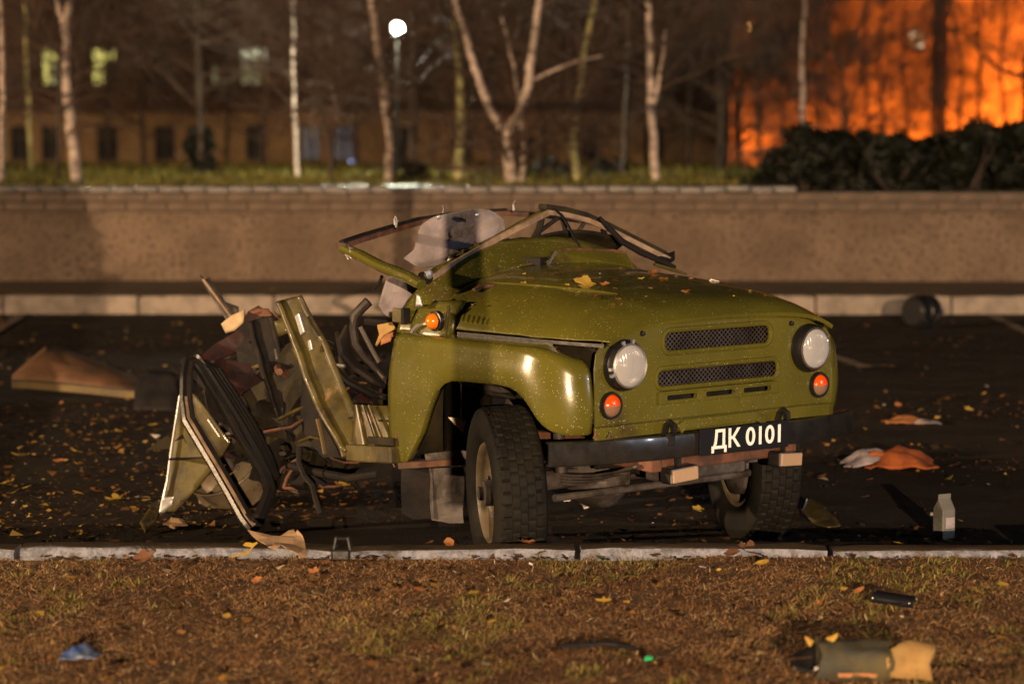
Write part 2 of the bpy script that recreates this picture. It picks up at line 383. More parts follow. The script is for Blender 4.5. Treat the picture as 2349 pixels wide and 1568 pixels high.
# kerbs: a bed with single stones
def kerb_stone(parent, x0, x1, y0, y1, z0, z1, mat_, seed, wear=.012, nz=5):
    random.seed(seed); nx = max(6, int((x1 - x0) * 9)); P = []
    tilt = random.uniform(-.006, .006); roll = random.uniform(-.006, .004)
    prof = [(y0, z0), (y0, lerp(z0, z1, .5)), (y0, z1 - .018), (y0 + .006, z1 - .004), (y0 + .02, z1), ((y0 + y1) / 2, z1 + .001), (y1 - .02, z1), (y1 - .006, z1 - .004), (y1, z1 - .018), (y1, z0)]
    for i in range(nx + 1):
        x = lerp(x0, x1, i / nx); row = []
        for (y, z) in prof:
            d = noise.noise_vector(Vector((x * 6, y * 30, z * 30)) + Vector((seed, 0, 0))) * wear
            e = .006 if i in (0, nx) and z > z1 - .02 else 0
            row.append((x + (0 if i not in (0, nx) else d.x * .5), y + d.y, z + d.z * .6 + tilt * (i / nx - .5) * 2 + roll - e if z > z0 else z))
        P.append(row)
    mb = grid_mesh(P); n = len(prof)
    mb.f.append(tuple(range(n))); mb.f.append(tuple(nx * n + k for k in reversed(range(n))))
    return mb.build('kerb_stone', mat_, parent, smooth=True, angle=50)
kerb = MB().box((0, (KY0 + KY1) / 2, .06), (60, .10, .17)).build('kerb', M['mortar']); tag(kerb, kind='structure')
ed = [-1000, -700, -240, 13, 336, 578, 833, 1088, 1340, 1600, 1900]
for i, (a, b) in enumerate(zip(ed, ed[1:])):
    k = 9.44 / (FPX * 1.0) / math.cos(R(4.8))
    g = .012
    kerb_stone(kerb, (a - 512) * k + g, (b - 512) * k - g, KY0, KY1, -.02, KZ - (.012 if i == 6 else 0), M['granite'], 11 + i)
fkerb = MB().box((0, (FY0 + FY1) / 2, .05), (120, .10, .13)).build('far_kerb', M['mortar']); tag(fkerb, kind='structure')
x = -12.93 - .55
fe = [atY(317, 700, FY0).x + 1.36 * k for k in range(-6, 12)]
for i, (a, b) in enumerate(zip(fe, fe[1:])):
    kerb_stone(fkerb, a + .012, b - .012, FY0, FY1, -.02, FZ, M['granite_far'], 40 + i, .016)

# parking lines on the asphalt
def road_line(pts, w=.11):
    a, b = [Vector(p) for p in pts]; d = (b - a).normalized(); s_ = Vector((-d.y, d.x, 0)) * w / 2; n = 12; P = []
    for i in range(n + 1):
        p = a.lerp(b, i / n); j = 1 + .25 * noise.noise(p * 5)
        P.append([(p + s_ * j) + Vector((0, 0, road_z(*(p + s_)[:2]) + .009)), (p - s_ * j) + Vector((0, 0, road_z(*(p - s_)[:2]) + .009))])
    o = grid_mesh(P).build('parking_line', M['linepaint']); tag(o, kind='structure'); return o
for a, b in (((64, 712), (-60, 790)), ((2272, 722), (2420, 790)), ((1780, 770), (1985, 842)), ((1940, 836), (2055, 839))):
    road_line((atZ(*a, 0), atZ(*b, 0)), .11 if a[0] != 1940 else .06)

# ------------------------------------------------------------------ retaining wall
WY = 26.8
rw = empty('retaining_wall', (0, WY, 0))
tag(rw, 'long rough plastered retaining wall with stone coping behind the road', 'wall')
def wl_(mb, name, m, **k): return mb.build(name, m, rw, **k)
zb = .10
z_ledge = atY(1000, 487, WY).z; z_cop = atY(1000, 441, WY).z; z_top = atY(1000, 425, WY).z
xe = atY(1828, 430, WY).x
# rough face (grid with relief)
P = [[(x_, .03 * noise.noise(Vector((x_ * 3.1, z_ * 5, 1))) * .5 + .012 * noise.noise(Vector((x_ * 14, z_ * 14, 2))), z_) for z_ in np.linspace(zb, z_ledge, 14)] for x_ in np.linspace(-22, 22, 560)]
wl_(grid_mesh(P), 'wall_face', M['plaster'], smooth=True)
wl_(MB().box((0, .27, (zb + z_cop) / 2), (44, .40, z_cop - zb - .01)), 'wall_core', M['wallstone'])
wl_(MB().box((0, .03, z_ledge - .015), (44, .10, .045)), 'ledge', M['plaster'], bevel=.01)
# courses of stones above the ledge
hh = (z_cop - z_ledge - .012) / 2; bms = {}
random.seed(5)
sm = [MB().box((0, 0, 0), (.45 - .007, .10, hh - .006)) for _ in range(4)]
meshes = []
for q in sm:
    q.v = [tuple(Vector(v) + noise.noise_vector(Vector(v) * 9 + Vector((random.random() * 9, 0, 0))) * .008) for v in q.v]
    me = bpy.data.meshes.new('course_stone'); me.from_pydata(q.v, [], q.f); me.materials.append(M['wallstone']); meshes.append(me)
for r_ in range(2):
    for i in range(-16, 17):
        xx = i * .45 + (.22 if r_ else 0)
        o = bpy.data.objects.new('course_stone', meshes[(i * 7 + r_) % 4]); C.objects.link(o); o.parent = rw
        o.location = (xx, .0735 + random.uniform(-.0045, .0045), z_ledge + .012 + hh * (r_ + .5))
        md = o.modifiers.new('b', 'BEVEL'); md.width = .01; md.segments = 1
# coping stones, ending short of the hedge
cm = []
for s_ in range(5):
    q = MB().box((0, 0, 0), (.262 - .01, .42, z_top - z_cop - .004)); sd_ = random.random() * 20
    q.v = [tuple(Vector(v) + noise.noise_vector(Vector(v) * 8 + Vector((sd_, 0, 0))) * .006) for v in q.v]
    me = bpy.data.meshes.new('coping_stone'); me.from_pydata(q.v, [], q.f); me.materials.append(M['coping']); cm.append(me)
i = 0; xx = xe - .131
while xx > -9:
    o = bpy.data.objects.new('coping_stone', cm[(i * 3) % 5]); C.objects.link(o); o.parent = rw
    o.location = (xx, .20 + random.uniform(-.01, .01), (z_cop + z_top) / 2 + random.uniform(-.003, .003)); o.rotation_euler = (random.uniform(-.012, .03), random.uniform(-.02, .02), 0)
    md = o.modifiers.new('b', 'BEVEL'); md.width = .012; md.segments = 2
    xx -= .262; i += 1
wl_(MB().box((xe + 9, .24, z_cop - .02), (18, .40, .05)), 'wall_cap', M['coping'], bevel=.01)

# ------------------------------------------------------------------ grass of the near verge
def blades(name, xs, ys, zs, h, w, lean, az, rnd, mat_, bend=.5):
    n = len(xs); t = rng.uniform(0, 2 * np.pi, n)
    sx, sy = np.cos(t) * w / 2, np.sin(t) * w / 2
    dx, dy = np.cos(az) * np.sin(lean) * h, np.sin(az) * np.sin(lean) * h; dz = np.cos(lean) * h
    V = np.empty((n, 5, 3))
    V[:, 0] = np.stack([xs - sx, ys - sy, zs], 1); V[:, 1] = np.stack([xs + sx, ys + sy, zs], 1)
    mx, my, mz = xs + dx * .5 * (1 - bend * .4), ys + dy * .5 * (1 - bend * .4), zs + dz * .62
    V[:, 2] = np.stack([mx + sx * .8, my + sy * .8, mz], 1); V[:, 3] = np.stack([mx - sx * .8, my - sy * .8, mz], 1)
    V[:, 4] = np.stack([xs + dx * 1.1, ys + dy * 1.1, zs + dz], 1)
    me = bpy.data.meshes.new(name); me.vertices.add(n * 5); me.vertices.foreach_set('co', V.ravel())
    b = np.arange(n)[:, None] * 5
    loops = np.concatenate([b + np.array([[0, 1, 2, 3]]), b + np.array([[3, 2, 4]])], 1).ravel()
    me.loops.add(n * 7); me.loops.foreach_set('vertex_index', loops)
    st = (np.arange(n)[:, None] * 7 + np.array([[0, 4]])).ravel()
    me.polygons.add(n * 2); me.polygons.foreach_set('loop_start', st)
    me.update(calc_edges=True)
    at = me.attributes.new('rnd', 'FLOAT', 'POINT'); at.data.foreach_set('value', np.repeat(rnd, 5))
    me.materials.append(mat_); o = bpy.data.objects.new(name, me); C.objects.link(o); return o
def fbm(x, y, s, seed):
    out = np.zeros(len(x)); r2 = np.random.default_rng(seed)
    for k in range(9):
        a = r2.uniform(0, 2 * np.pi); f = s * r2.uniform(.5, 2.2); ph = r2.uniform(0, 7)
        out += np.sin((x * np.cos(a) + y * np.sin(a)) * f + ph)
    return out / 9 * 2.2
N = 260000
xs = rng.uniform(-3.0, 3.0, N); ys = rng.uniform(6.4, KY0 + .0, N)
pt = fbm(xs, ys, 4.0, 3); pt2 = fbm(xs, ys, 13.0, 4); gap = fbm(xs, ys, 22.0, 5)
keep = gap + rng.uniform(-1, 1, N) * .9 > -.9
xs, ys, pt, pt2 = xs[keep], ys[keep], pt[keep], pt2[keep]; N = len(xs)
green = (pt + pt2 * .7 + .35 * xs * .3) > .6
rnd = np.where(green & (rng.uniform(0, 1, N) < .5), rng.uniform(.78, .95, N), np.clip(rng.beta(2, 2.2, N) * .78, 0, .77))
rnd = np.where(rng.uniform(0, 1, N) < .012, 1.0, rnd)
mood = .16 * fbm(xs, ys, 2.2, 31) + .12 * fbm(xs, ys, 8.0, 32) - .035 * xs  # random patches; blades also darken to the right in place of lamp falloff
rnd = np.where(rnd < .775, np.clip(rnd + mood, 0, .77), rnd)
h = rng.uniform(.009, .022, N) * (1 + .3 * pt2); h = np.where(green, h * 1.45, h)
lean = np.clip(rng.normal(1.1, .42, N), .05, 1.55); az = rng.uniform(0, 2 * np.pi, N)
straw = rng.uniform(0, 1, N) < .26
h = np.where(straw, rng.uniform(.03, .065, N), h); lean = np.where(straw, rng.uniform(1.2, 1.54, N), lean)
rnd = np.where(straw & (rnd < .775), np.clip(rnd + .16, 0, .77), rnd); rnd = np.where(straw & (rng.uniform(0, 1, N) < .07), 1.0, rnd)
zz_ = np.array([verge_z(a, b_) for a, b_ in zip(xs, ys)]) - .002
edge = ys > 9.36
h = np.where(edge, h * 1.15, h)
g = blades('dry_grass', xs, ys, zz_, h, np.where(straw, rng.uniform(.0026, .0055, N), rng.uniform(.0018, .0042, N)), lean, az, rnd, M['drygrass'])
tag(g, 'mown dry brown grass with green tufts in front of the kerb', 'grass', kind='stuff')
# lawn behind the wall
N = 26000
xs = rng.uniform(-11, 11, N); ys = 27.15 + rng.uniform(0, 1, N) ** 2 * 40; xs *= ys / 30
kp = ~((xs / ys > .092) & (ys < 31)); xs, ys = xs[kp], ys[kp]; N = len(xs)
zs = np.array([lawn_z(a, b) for a, b in zip(xs, ys)])
g = blades('lawn_grass', xs, ys, zs - .01, rng.uniform(.05, .14, N) * (1 + (ys - 27) / 25), rng.uniform(.012, .03, N) * (1 + (ys - 27) / 20), np.clip(rng.normal(.5, .3, N), 0, 1.3), rng.uniform(0, 6.3, N), rng.uniform(0, 1, N), M['lawnblade'])
tag(g, 'yellow green lawn grass growing above the retaining wall', 'grass', kind='stuff')

# ------------------------------------------------------------------ leaf crumbs and grit strewn about
def litter(name, X, Y, Z, sz, rnd, label):
    n = len(X); a = rng.uniform(0, 6.28, n); V = np.empty((n, 4, 3)); ca, sa = np.cos(a), np.sin(a)
    asp = rng.uniform(.4, 1, n)
    for k, (u, v) in enumerate(((-1, -.6), (.8, -.9), (1, .7), (-.7, 1))):
        u2 = u * sz * rng.uniform(.6, 1.1, n); v2 = v * sz * asp * rng.uniform(.6, 1.1, n)
        V[:, k] = np.stack([X + u2 * ca - v2 * sa, Y + u2 * sa + v2 * ca, Z + sz * rng.uniform(0, .9, n)], 1)
    me = bpy.data.meshes.new(name); me.vertices.add(n * 4); me.vertices.foreach_set('co', V.ravel())
    b = np.arange(n)[:, None] * 4
    me.loops.add(n * 6); me.loops.foreach_set('vertex_index', (b + np.array([[0, 1, 2, 0, 2, 3]])).ravel())
    me.polygons.add(n * 2); me.polygons.foreach_set('loop_start', (np.arange(n * 2) * 3)); me.update(calc_edges=True)
    at = me.attributes.new('rnd', 'FLOAT', 'POINT'); at.data.foreach_set('value', np.repeat(rnd, 4))
    me.materials.append(M['litter']); o = bpy.data.objects.new(name, me); C.objects.link(o); tag(o, label, 'litter', kind='stuff'); return o
n = 30000
Y = 9.62 + rng.uniform(0, 1, n) ** 1.7 * 13.5; X = rng.uniform(-1, 1, n) * (.25 * Y + .6)
k = (fbm(X, Y, 1.6, 20) * 1.3 + fbm(X, Y, 6.0, 21) * .9 + rng.uniform(-1, 1, n) * .7 + np.where(X < -1, .5, -.25) - (Y - 9.6) * .045) > -.2
X, Y = X[k], Y[k]; n = len(X)
sz = rng.exponential(.0075, n) + .0035; sz = np.minimum(sz, .034)
Z = np.array([road_z(a, b) for a, b in zip(X, Y)]) + .003
rr = np.where(X < -.8, rng.beta(1.6, 1.6, n), rng.beta(1.3, 2.2, n)); rr = np.where(rng.uniform(0, 1, n) < .03, 1, rr * .97); rr = np.where((X < -.9) & (rng.uniform(0, 1, n) < .22), rng.uniform(.8, .96, n), rr)
litter('leaf_litter', X, Y, Z, sz, rr, 'crumbled leaves and grit strewn over the dark asphalt')
n = 2600
X = rng.uniform(-2.6, 2.6, n); Y = rng.uniform(6.8, 9.4, n)
litter('leaf_scraps', X, Y, np.full(n, GZ + .012), np.minimum(rng.exponential(.006, n) + .003, .026), rng.beta(2, 1.6, n), 'small leaf scraps lying in the dry grass')

n = 900
X = rng.uniform(-2.8, 2.8, n); Y = KY0 - .01 - rng.exponential(.035, n); k = fbm(X, Y * 0, 5.0, 41) + rng.uniform(-1, 1, n) * .5 > .1; X, Y = X[k], Y[k]; n = len(X)
litter('leaf_drift', X, Y, np.full(n, GZ + .0), np.minimum(rng.exponential(.006, n) + .003, .02), rng.beta(1.6, 2.4, n), 'drift of dead brown leaves along the foot of the kerb')
# ------------------------------------------------------------------ trees
def branch_path(p, d, L, n, wob, droop=0.0):
    pts = [Vector(p)]; d = Vector(d).normalized()
    for i in range(n):
        d = (d + Vector((random.gauss(0, wob), random.gauss(0, wob), random.gauss(0, wob) - droop))).normalized()
        pts.append(pts[-1] + d * (L / n))
    return pts
def grow(tw, p, d, L, r, lvl, tips):
    n = 4 if lvl < 2 else 3
    pts = branch_path(p, d, L, n, .16, -.02 if lvl == 0 else .03)
    tw.tube(pts, [lerp(r, r * .45, i / n) for i in range(n + 1)], 5 if lvl == 0 else 3, cap=False)
    if lvl >= 3: return
    for k in range((6, 6, 4)[lvl]):
        t = random.uniform(.25, 1.0); i = min(int(t * n), n - 1); q = pts[i].lerp(pts[i + 1], t * n - i)
        dd = (pts[i + 1] - pts[i]).normalized(); s_ = Vector((random.gauss(0, 1), random.gauss(0, 1), random.gauss(0.15, .8))).normalized()
        grow(tw, q, dd * .8 + s_ * .8, L * random.uniform(.45, .7), r * .45, lvl + 1, tips)
def tree(name, label, paths, Y, w0, mat_, seed, nb=12, low=.35, blen=1.4, twigmat=None, group='bare trees above the wall', twr=.016, extra=2.5):
    """paths: list of limbs given as picture points and widths (in picture units); continued upwards out of the frame"""
    random.seed(seed)
    base = atY(*paths[0][0], Y); base.z = lawn_z(base.x, Y) - .05
    root = empty(name, base); tag(root, label, 'tree', group)
    tr = MB(); tw = MB(); mpx = Y / FPX * S
    for pi, pp in enumerate(paths):
        pts = [atY(u, v, Y) - base for u, v in pp]
        if pi == 0: pts[0].z = 0.0
        top = pts[-1]; d = (pts[-1] - pts[-2]).normalized()
        if pp[-1][1] < 40:
            pts += [top + d * extra * .5 + Vector((random.gauss(0, .1), random.gauss(0, .1), 0)), top + d * extra + Vector((random.gauss(0, .25), random.gauss(0, .2), 0))]
        # resample smooth-ish
        fine = []
        for a, b in zip(pts, pts[1:]):
            for k in range(4): fine.append(a.lerp(b, k / 4) + Vector((random.gauss(0, .006), random.gauss(0, .03), 0)))
        fine.append(pts[-1]); n = len(fine)
        w = w0 if isinstance(w0, (int, float)) else w0[pi]
        rad = [w * mpx * .5 * lerp(1.0, .42, i / (n - 1)) * (1.25 if (i == 0 and pi == 0) else 1) for i in range(n)]
        tr.tube(fine, rad, 9, cap=True)
        for k in range(int(1.8 * nb) if pi == 0 or len(paths) == 1 else nb // 2 + 3):
            t = random.uniform(low, 1.0); i = min(int(t * (n - 1)), n - 2); q = fine[i]
            a = random.uniform(0, 6.28); up = random.uniform(.1, .8)
            grow(tw, q, (math.cos(a), math.sin(a) * .6, up), blen * random.uniform(.6, 1.25), max(rad[i] * .35, twr * .7), 0, None)
    tr.build('trunk', mat_, root, smooth=True, angle=60)
    if tw.f: tw.build('crown', twigmat or M['twig'], root, recalc=False)
    return root
B, BG, BK = M['birch'], M['birch_lamplit'], M['bark']
tree('birch_tree', 'straight pale birch trunk rising at the end of the wall beside a slim dark sapling', [[(6, 415), (5, 300), (4, 150), (0, 0)]], 31, 15, B, 1, 9)
tree('birch_tree', 'white birch with a kinked leaning trunk between two yellow lit windows', [[(178, 415), (168, 330), (152, 210), (150, 110), (158, 0)], [(150, 110), (140, 40), (128, -10)]], 31.5, (27, 12), B, 2, 12)
tree('sapling', 'slim dark sapling close beside the kinked white birch', [[(130, 412), (134, 310), (138, 190), (140, 100)]], 31, 12, BK, 3, 9, .3, .9)
tree('birch_tree', 'faint thin birch standing far back on the lawn by the first lit window', [[(72, 378), (66, 260), (60, 120), (58, 0)]], 50, 12, BG, 4, 9, .3, 2.0)
tree('conifer_trunk_tree', 'tall dark straight trunk over a dark bush in front of the facade', [[(462, 372), (458, 250), (452, 100), (450, 0)]], 44, 20, BK, 5, 16, .2, 1.8)
tree('birch_tree', 'thin straight birch beside the white lit window', [[(682, 372), (676, 280), (671, 140), (672, 0)]], 42, 10, B, 6, 12, .25, 1.7)
tree('sapling', 'leaning brown sapling in front of the blue curtained windows', [[(762, 418), (756, 340), (742, 270), (728, 200), (716, 110)]], 31, 13, BK, 7, 12, .35, 1.1)
tree('birch_tree', 'grey birch in front of the globe lamp post', [[(893, 420), (897, 330), (884, 240), (870, 140), (850, 0)]], 32, 26, B, 8, 14, .3, 1.3)
tree('dark_trunk_tree', 'black trunk rising out of the dark round shrub', [[(945, 405), (948, 280), (952, 120), (950, 0)]], 38, 24, BK, 9, 15, .3, 1.7)
tree('birch_tree', 'stout yellow green lamplit birch trunk left of the forked birch', [[(1050, 402), (1058, 300), (1056, 190), (1046, 90), (1040, 0)]], 35, 25, BG, 10, 13, .45, 1.4)
tree('forked_birch', 'forked birch whose two pale limbs spread in a wide V', [[(1176, 416), (1166, 360), (1158, 305)], [(1158, 305), (1126, 255), (1098, 190), (1078, 120), (1060, 55), (1042, 0)], [(1158, 305), (1192, 262), (1210, 200), (1221, 110), (1232, 30), (1238, -10)], [(1207, 190), (1260, 165), (1320, 140), (1380, 128)]], 31, (36, 22, 24, 9), B, 11, 10, .3, 1.3)
tree('sapling', 'thin pinkish stem close against the foot of the forked birch', [[(1196, 416), (1200, 330), (1190, 240), (1176, 150), (1150, 40)]], 31.4, 13, B, 12, 8, .4, 1.0)
tree('birch_tree', 'greenish lamplit leaning birch right of the forked birch', [[(1326, 415), (1314, 330), (1324, 230), (1340, 120), (1364, 0)]], 31.6, 21, BG, 13, 13, .35, 1.3)
tree('birch_tree', 'slender birch forking into two thin upright limbs', [[(1505, 420), (1499, 330), (1493, 250), (1490, 120), (1487, 0)], [(1495, 265), (1514, 170), (1526, 70)]], 31.4, (22, 11), B, 14, 11, .4, 1.2)
tree('dark_trunk_tree', 'dim slim trunk deep in the park between the greenish birch and the slender birch', [[(1428, 400), (1436, 280), (1442, 120), (1448, 0)]], 40, 16, BK, 15, 16, .2, 1.9)
tree('dark_trunk_tree', 'dark bare tree just left of the sodium lamp', [[(1650, 400), (1655, 280), (1648, 140), (1655, 0)]], 48, 17, BK, 16, 20, .15, 2.2)
tree('dark_trunk_tree', 'dark bare tree behind the slender birch with dense twigs', [[(1580, 395), (1578, 260), (1590, 120), (1595, 0)]], 55, 15, BK, 17, 20, .1, 2.4)
tree('birch_tree', 'straight grey trunk against the orange lit facade', [[(1842, 380), (1840, 240), (1838, 110), (1846, 0)]], 36, 13, B, 18, 12, .2, 1.3)
tree('dark_trunk_tree', 'dark forked tree silhouetted on the dim orange facade', [[(1945, 380), (1938, 260), (1930, 160)], [(1930, 160), (1905, 90), (1890, 20)], [(1930, 160), (1955, 100), (1985, 20)]], 40, (16, 11, 11), BK, 19, 15, .1, 1.7)
for _k, (_u, _lb) in enumerate(((1740, 'dense bare tree glowing orange close to the facade under the sodium lamp'), (1890, 'dense bare tree glowing orange between the grey trunk and the dark forked tree'), (2020, 'dense bare tree glowing orange below the small white lit window'))):
    tree('bare_tree', _lb, [[(_u, 380), (_u + 6, 270), (_u - 4, 150), (_u + 5, 30)]], 81 - 3 * _k, 8, BK, 120 + _k, 20, .12, 3.0, M['twig'], 'bare trees in the orange light', .03)
tree('dark_trunk_tree', 'thin dark tree silhouetted on the bright orange wall beside its dark corner', [[(2202, 350), (2200, 260), (2208, 160), (2190, 60), (2180, 0)]], 45, 9, BK, 20, 9, .15, 1.1, twr=.010)
tree('dark_trunk_tree', 'thin dark tree silhouetted on the bright orange wall beside its lit edge', [[(2246, 350), (2242, 250), (2248, 130), (2236, 30)]], 46, 9, BK, 21, 9, .15, 1.1, twr=.010)
tree('overhanging_tree', 'bare tree whose long dark bough crosses the bright orange wall', [[(2500, 380), (2470, 250), (2440, 150), (2430, 0)], [(2440, 160), (2345, 175), (2290, 160), (2240, 110), (2190, 62)]], 40, (22, 13), BK, 22, 9, .15, 1.1, twr=.009)
tree('dark_trunk_tree', 'dark bare tree on the lawn right of the white lit window', [[(600, 385), (606, 250), (598, 110), (604, 0)]], 58, 13, BK, 23, 22, .1, 2.6)
tree('dark_trunk_tree', 'dark bare tree standing left of the tall dark trunk', [[(330, 385), (325, 250), (318, 110), (320, 0)]], 60, 12, BK, 24, 22, .1, 2.6)
tree('dark_trunk_tree', 'dark bare tree behind the forked birch', [[(1130, 395), (1128, 250), (1140, 110), (1138, 0)]], 52, 14, BK, 25, 22, .1, 2.3)
tree('dark_trunk_tree', 'dark bare tree between the globe lamp and the leaning sapling', [[(820, 390), (812, 250), (806, 110), (800, 0)]], 54, 13, BK, 26, 22, .1, 2.4)

tree('bare_tree', 'dense bare tree in front of the gap between the two buildings', [[(1700, 400), (1694, 280), (1704, 140), (1696, 0)]], 62, 13, BK, 131, 24, .08, 2.6)
tree('bare_tree', 'dense bare tree standing before the edge of the orange light', [[(1665, 395), (1672, 260), (1668, 120), (1676, 0)]], 70, 11, BK, 132, 24, .08, 3.0)
tree('bare_tree', 'dense bare tree far back between the conifer trunk and the thin straight birch', [[(520, 385), (524, 260), (516, 120), (522, 0)]], 70, 11, BK, 133, 24, .08, 3.0)
tree('bare_tree', 'dense bare tree far back between the kinked birch and the tall dark trunk', [[(250, 385), (246, 260), (254, 120), (250, 0)]], 72, 11, BK, 134, 24, .08, 3.0)
tree('bare_tree', 'dense bare tree far back behind the greenish birches', [[(1250, 390), (1244, 260), (1256, 120), (1250, 0)]], 66, 12, BK, 135, 24, .08, 2.8)
tree('bare_tree', 'bushy bare tree screening the edge of the orange facade', [[(1684, 392), (1688, 270), (1679, 140), (1687, 10)]], 76, 10, BK, 141, 34, .03, 2.3, twr=.03)
tree('bare_tree', 'slim bare tree just right of the sodium lamp', [[(1738, 392), (1742, 270), (1733, 140), (1741, 10)]], 74, 9, BK, 143, 16, .03, 1.8, twr=.025)
for _k, (_u, _Y, _lb) in enumerate(((1790, 58, 'twiggy dark tree between the sodium lamp and the straight grey trunk'), (1875, 64, 'twiggy dark tree just right of the straight grey trunk'), (1985, 60, 'twiggy dark tree right of the forked silhouette tree'), (2075, 66, 'twiggy dark tree left of the small white lit window'), (2150, 56, 'twiggy dark tree before the dark corner of the orange building'), (2300, 62, 'twiggy dark tree before the brightest part of the orange wing'))):
    tree('bare_tree', _lb, [[(_u, 390), (_u + 5, 280), (_u - 6, 150), (_u + 4, 10)]], _Y, 9, BK, 160 + _k, 20, .12, 1.9, twr=.018, group='twiggy trees against the orange light')
# ------------------------------------------------------------------ evergreen shrubs
def shrub(name, label, u, v, Y, wpx, hpx, seed, n=5000, leaf=.05, group='dark evergreen shrubs', sink=0):
    r3 = np.random.default_rng(seed); mpx = Y / FPX * S; base = atY(u, v, Y)
    gz = lawn_z(base.x, Y) - .05; H_ = (base.z - gz) + 0; a = wpx * mpx / 2; b_ = hpx * mpx
    root = empty(name, (base.x, Y, gz)); tag(root, label, 'shrub', group)
    random.seed(seed); stem = MB()
    for k in range(6): stem.tube(branch_path((random.gauss(0, .05), random.gauss(0, .05), 0), (random.gauss(0, .5), random.gauss(0, .5), 1), b_ * .8, 4, .15), [.02, .018, .014, .01, .006], 5)
    stem.build('stem', M['bark'], root)
    # clumps
    nc = 26; th = r3.uniform(0, 6.28, nc); rr = np.sqrt(r3.uniform(0, 1, nc)) * .85; zz = r3.uniform(.05, 1, nc)
    fall = np.sqrt(np.clip(1 - (zz * .95) ** 2.2, 0.05, 1))
    cxx = np.stack([np.cos(th) * rr * a * fall, np.sin(th) * rr * a * .7 * fall, zz * b_ * .9], 1); cr = r3.uniform(.16, .34, nc) * min(a, b_) 
    idx = r3.integers(0, nc, n); dirs = r3.normal(0, 1, (n, 3)); dirs /= np.linalg.norm(dirs, axis=1)[:, None]
    c0 = cxx[idx] + dirs * (cr[idx] * r3.uniform(.5, 1.1, n))[:, None]; c0[:, 2] = np.abs(c0[:, 2])
    t = r3.normal(0, 1, (n, 3)); t /= np.linalg.norm(t, axis=1)[:, None]; bb = np.cross(t, dirs); bb /= np.linalg.norm(bb, axis=1)[:, None] + 1e-9
    L = leaf * r3.uniform(.6, 1.4, n)[:, None]
    V = np.stack([c0 - t * L, c0 + bb * L * .35, c0 + t * L, c0 - bb * L * .35], 1)
    me = bpy.data.meshes.new('foliage'); me.vertices.add(n * 4); me.vertices.foreach_set('co', V.ravel())
    me.loops.add(n * 4); me.loops.foreach_set('vertex_index', np.arange(n * 4)); me.polygons.add(n); me.polygons.foreach_set('loop_start', np.arange(n) * 4); me.update(calc_edges=True)
    at = me.attributes.new('rnd', 'FLOAT', 'POINT'); at.data.foreach_set('value', np.repeat(r3.uniform(0, 1, n), 4))
    link('foliage', me, M['evergreen'], root)
    return root
hed = [(1800, 437, 27.9, 150, 105, 'low dark evergreen shrub at the end of the coping stones'), (1850, 437, 27.6, 200, 140, 'dark evergreen shrub rising behind the step in the wall top'),
       (1945, 437, 28.0, 190, 155, 'tall pointed dark evergreen shrub in front of the dim orange facade'), (2050, 437, 27.6, 200, 130, 'dark evergreen shrub below the small white lit window'),
       (2145, 437, 28.0, 190, 130, 'dark evergreen shrub below the dark corner of the orange building'), (2235, 437, 27.7, 200, 165, 'tall dark evergreen shrub in front of the bright orange wall'),
       (2335, 437, 27.9, 210, 160, 'large dark evergreen shrub at the end of the hedge'), (2440, 437, 27.8, 210, 165, 'large dark evergreen shrub continuing the hedge')]
for i, (u, v, Y, w, hp, lb) in enumerate(hed): shrub('evergreen_shrub', lb, u, v, Y, w, hp, 60 + i, 6500, .055)
shrub('evergreen_shrub', 'dark round shrub on the lawn beside the grey birch', 947, 410, 33, 85, 62, 80, 2600, .05)
shrub('evergreen_shrub', 'black cone shaped bush against the ground floor windows', 462, 380, 44, 95, 120, 81, 3000, .07)
shrub('evergreen_shrub', 'wide low dark bush between the forked birch and the greenish birch', 1275, 402, 40, 150, 50, 82, 3000, .07)
shrub('evergreen_shrub', 'low dark bush behind the slender birch', 1400, 402, 42, 120, 45, 83, 2400, .07)

# ------------------------------------------------------------------ dark building behind the park
BY = 105.0
bld = empty('park_building', (0, BY, 0)); tag(bld, 'long dim ochre building with rows of windows behind the park trees', 'building')
bx0, bx1 = -32, atY(1690, 200, BY).x
def bw(u): return atY(u, 200, BY).x
def bz(v): return atY(1174, v, BY).z
zg = lawn_z(0, 105) - .3; zmid = bz(252)
wins = [(20, 66), (92, 138), (220, 269), (351, 400), (428, 484), (562, 611), (687, 734), (761, 810), (905, 950), (1040, 1085), (1180, 1225), (1330, 1375), (1480, 1525)]
up = [(95, 132), (209, 267), (330, 380), (484, 499), (550, 613), (690, 735), (800, 850), (950, 1000), (1090, 1140), (1240, 1290), (1400, 1450), (1550, 1600)]
lo_z, hi_z = bz(368), bz(288); ulo, uhi = bz(195), bz(108)
def facade(parent, x0, x1, z0, z1, holes, mat_, name, depth=.35):
    """wall with real openings: vertical strips between and pieces above/below the openings"""
    mb = MB(); hs = sorted(holes); x = x0
    for (a, b, c, d) in hs:
        if a > x: mb.box(((x + a) / 2, depth / 2, (z0 + z1) / 2), (a - x, depth, z1 - z0))
        mb.box(((a + b) / 2, depth / 2, (z0 + c) / 2), (b - a, depth, c - z0)); mb.box(((a + b) / 2, depth / 2, (d + z1) / 2), (b - a, depth, z1 - d)); x = b
    mb.box(((x + x1) / 2, depth / 2, (z0 + z1) / 2), (x1 - x, depth, z1 - z0))
    return mb.build(name, mat_, parent)
hl = [(bw(a), bw(b), lo_z, hi_z) for a, b in wins]; hu = [(bw(a), bw(b), ulo, uhi) for a, b in up]
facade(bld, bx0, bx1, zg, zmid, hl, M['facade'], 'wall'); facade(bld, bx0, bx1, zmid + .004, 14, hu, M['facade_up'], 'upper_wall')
MB().box(((bx0 + bx1) / 2, -.05, zmid), (bx1 - bx0, .16, .22)).build('string_course', M['facade_up'], bld)
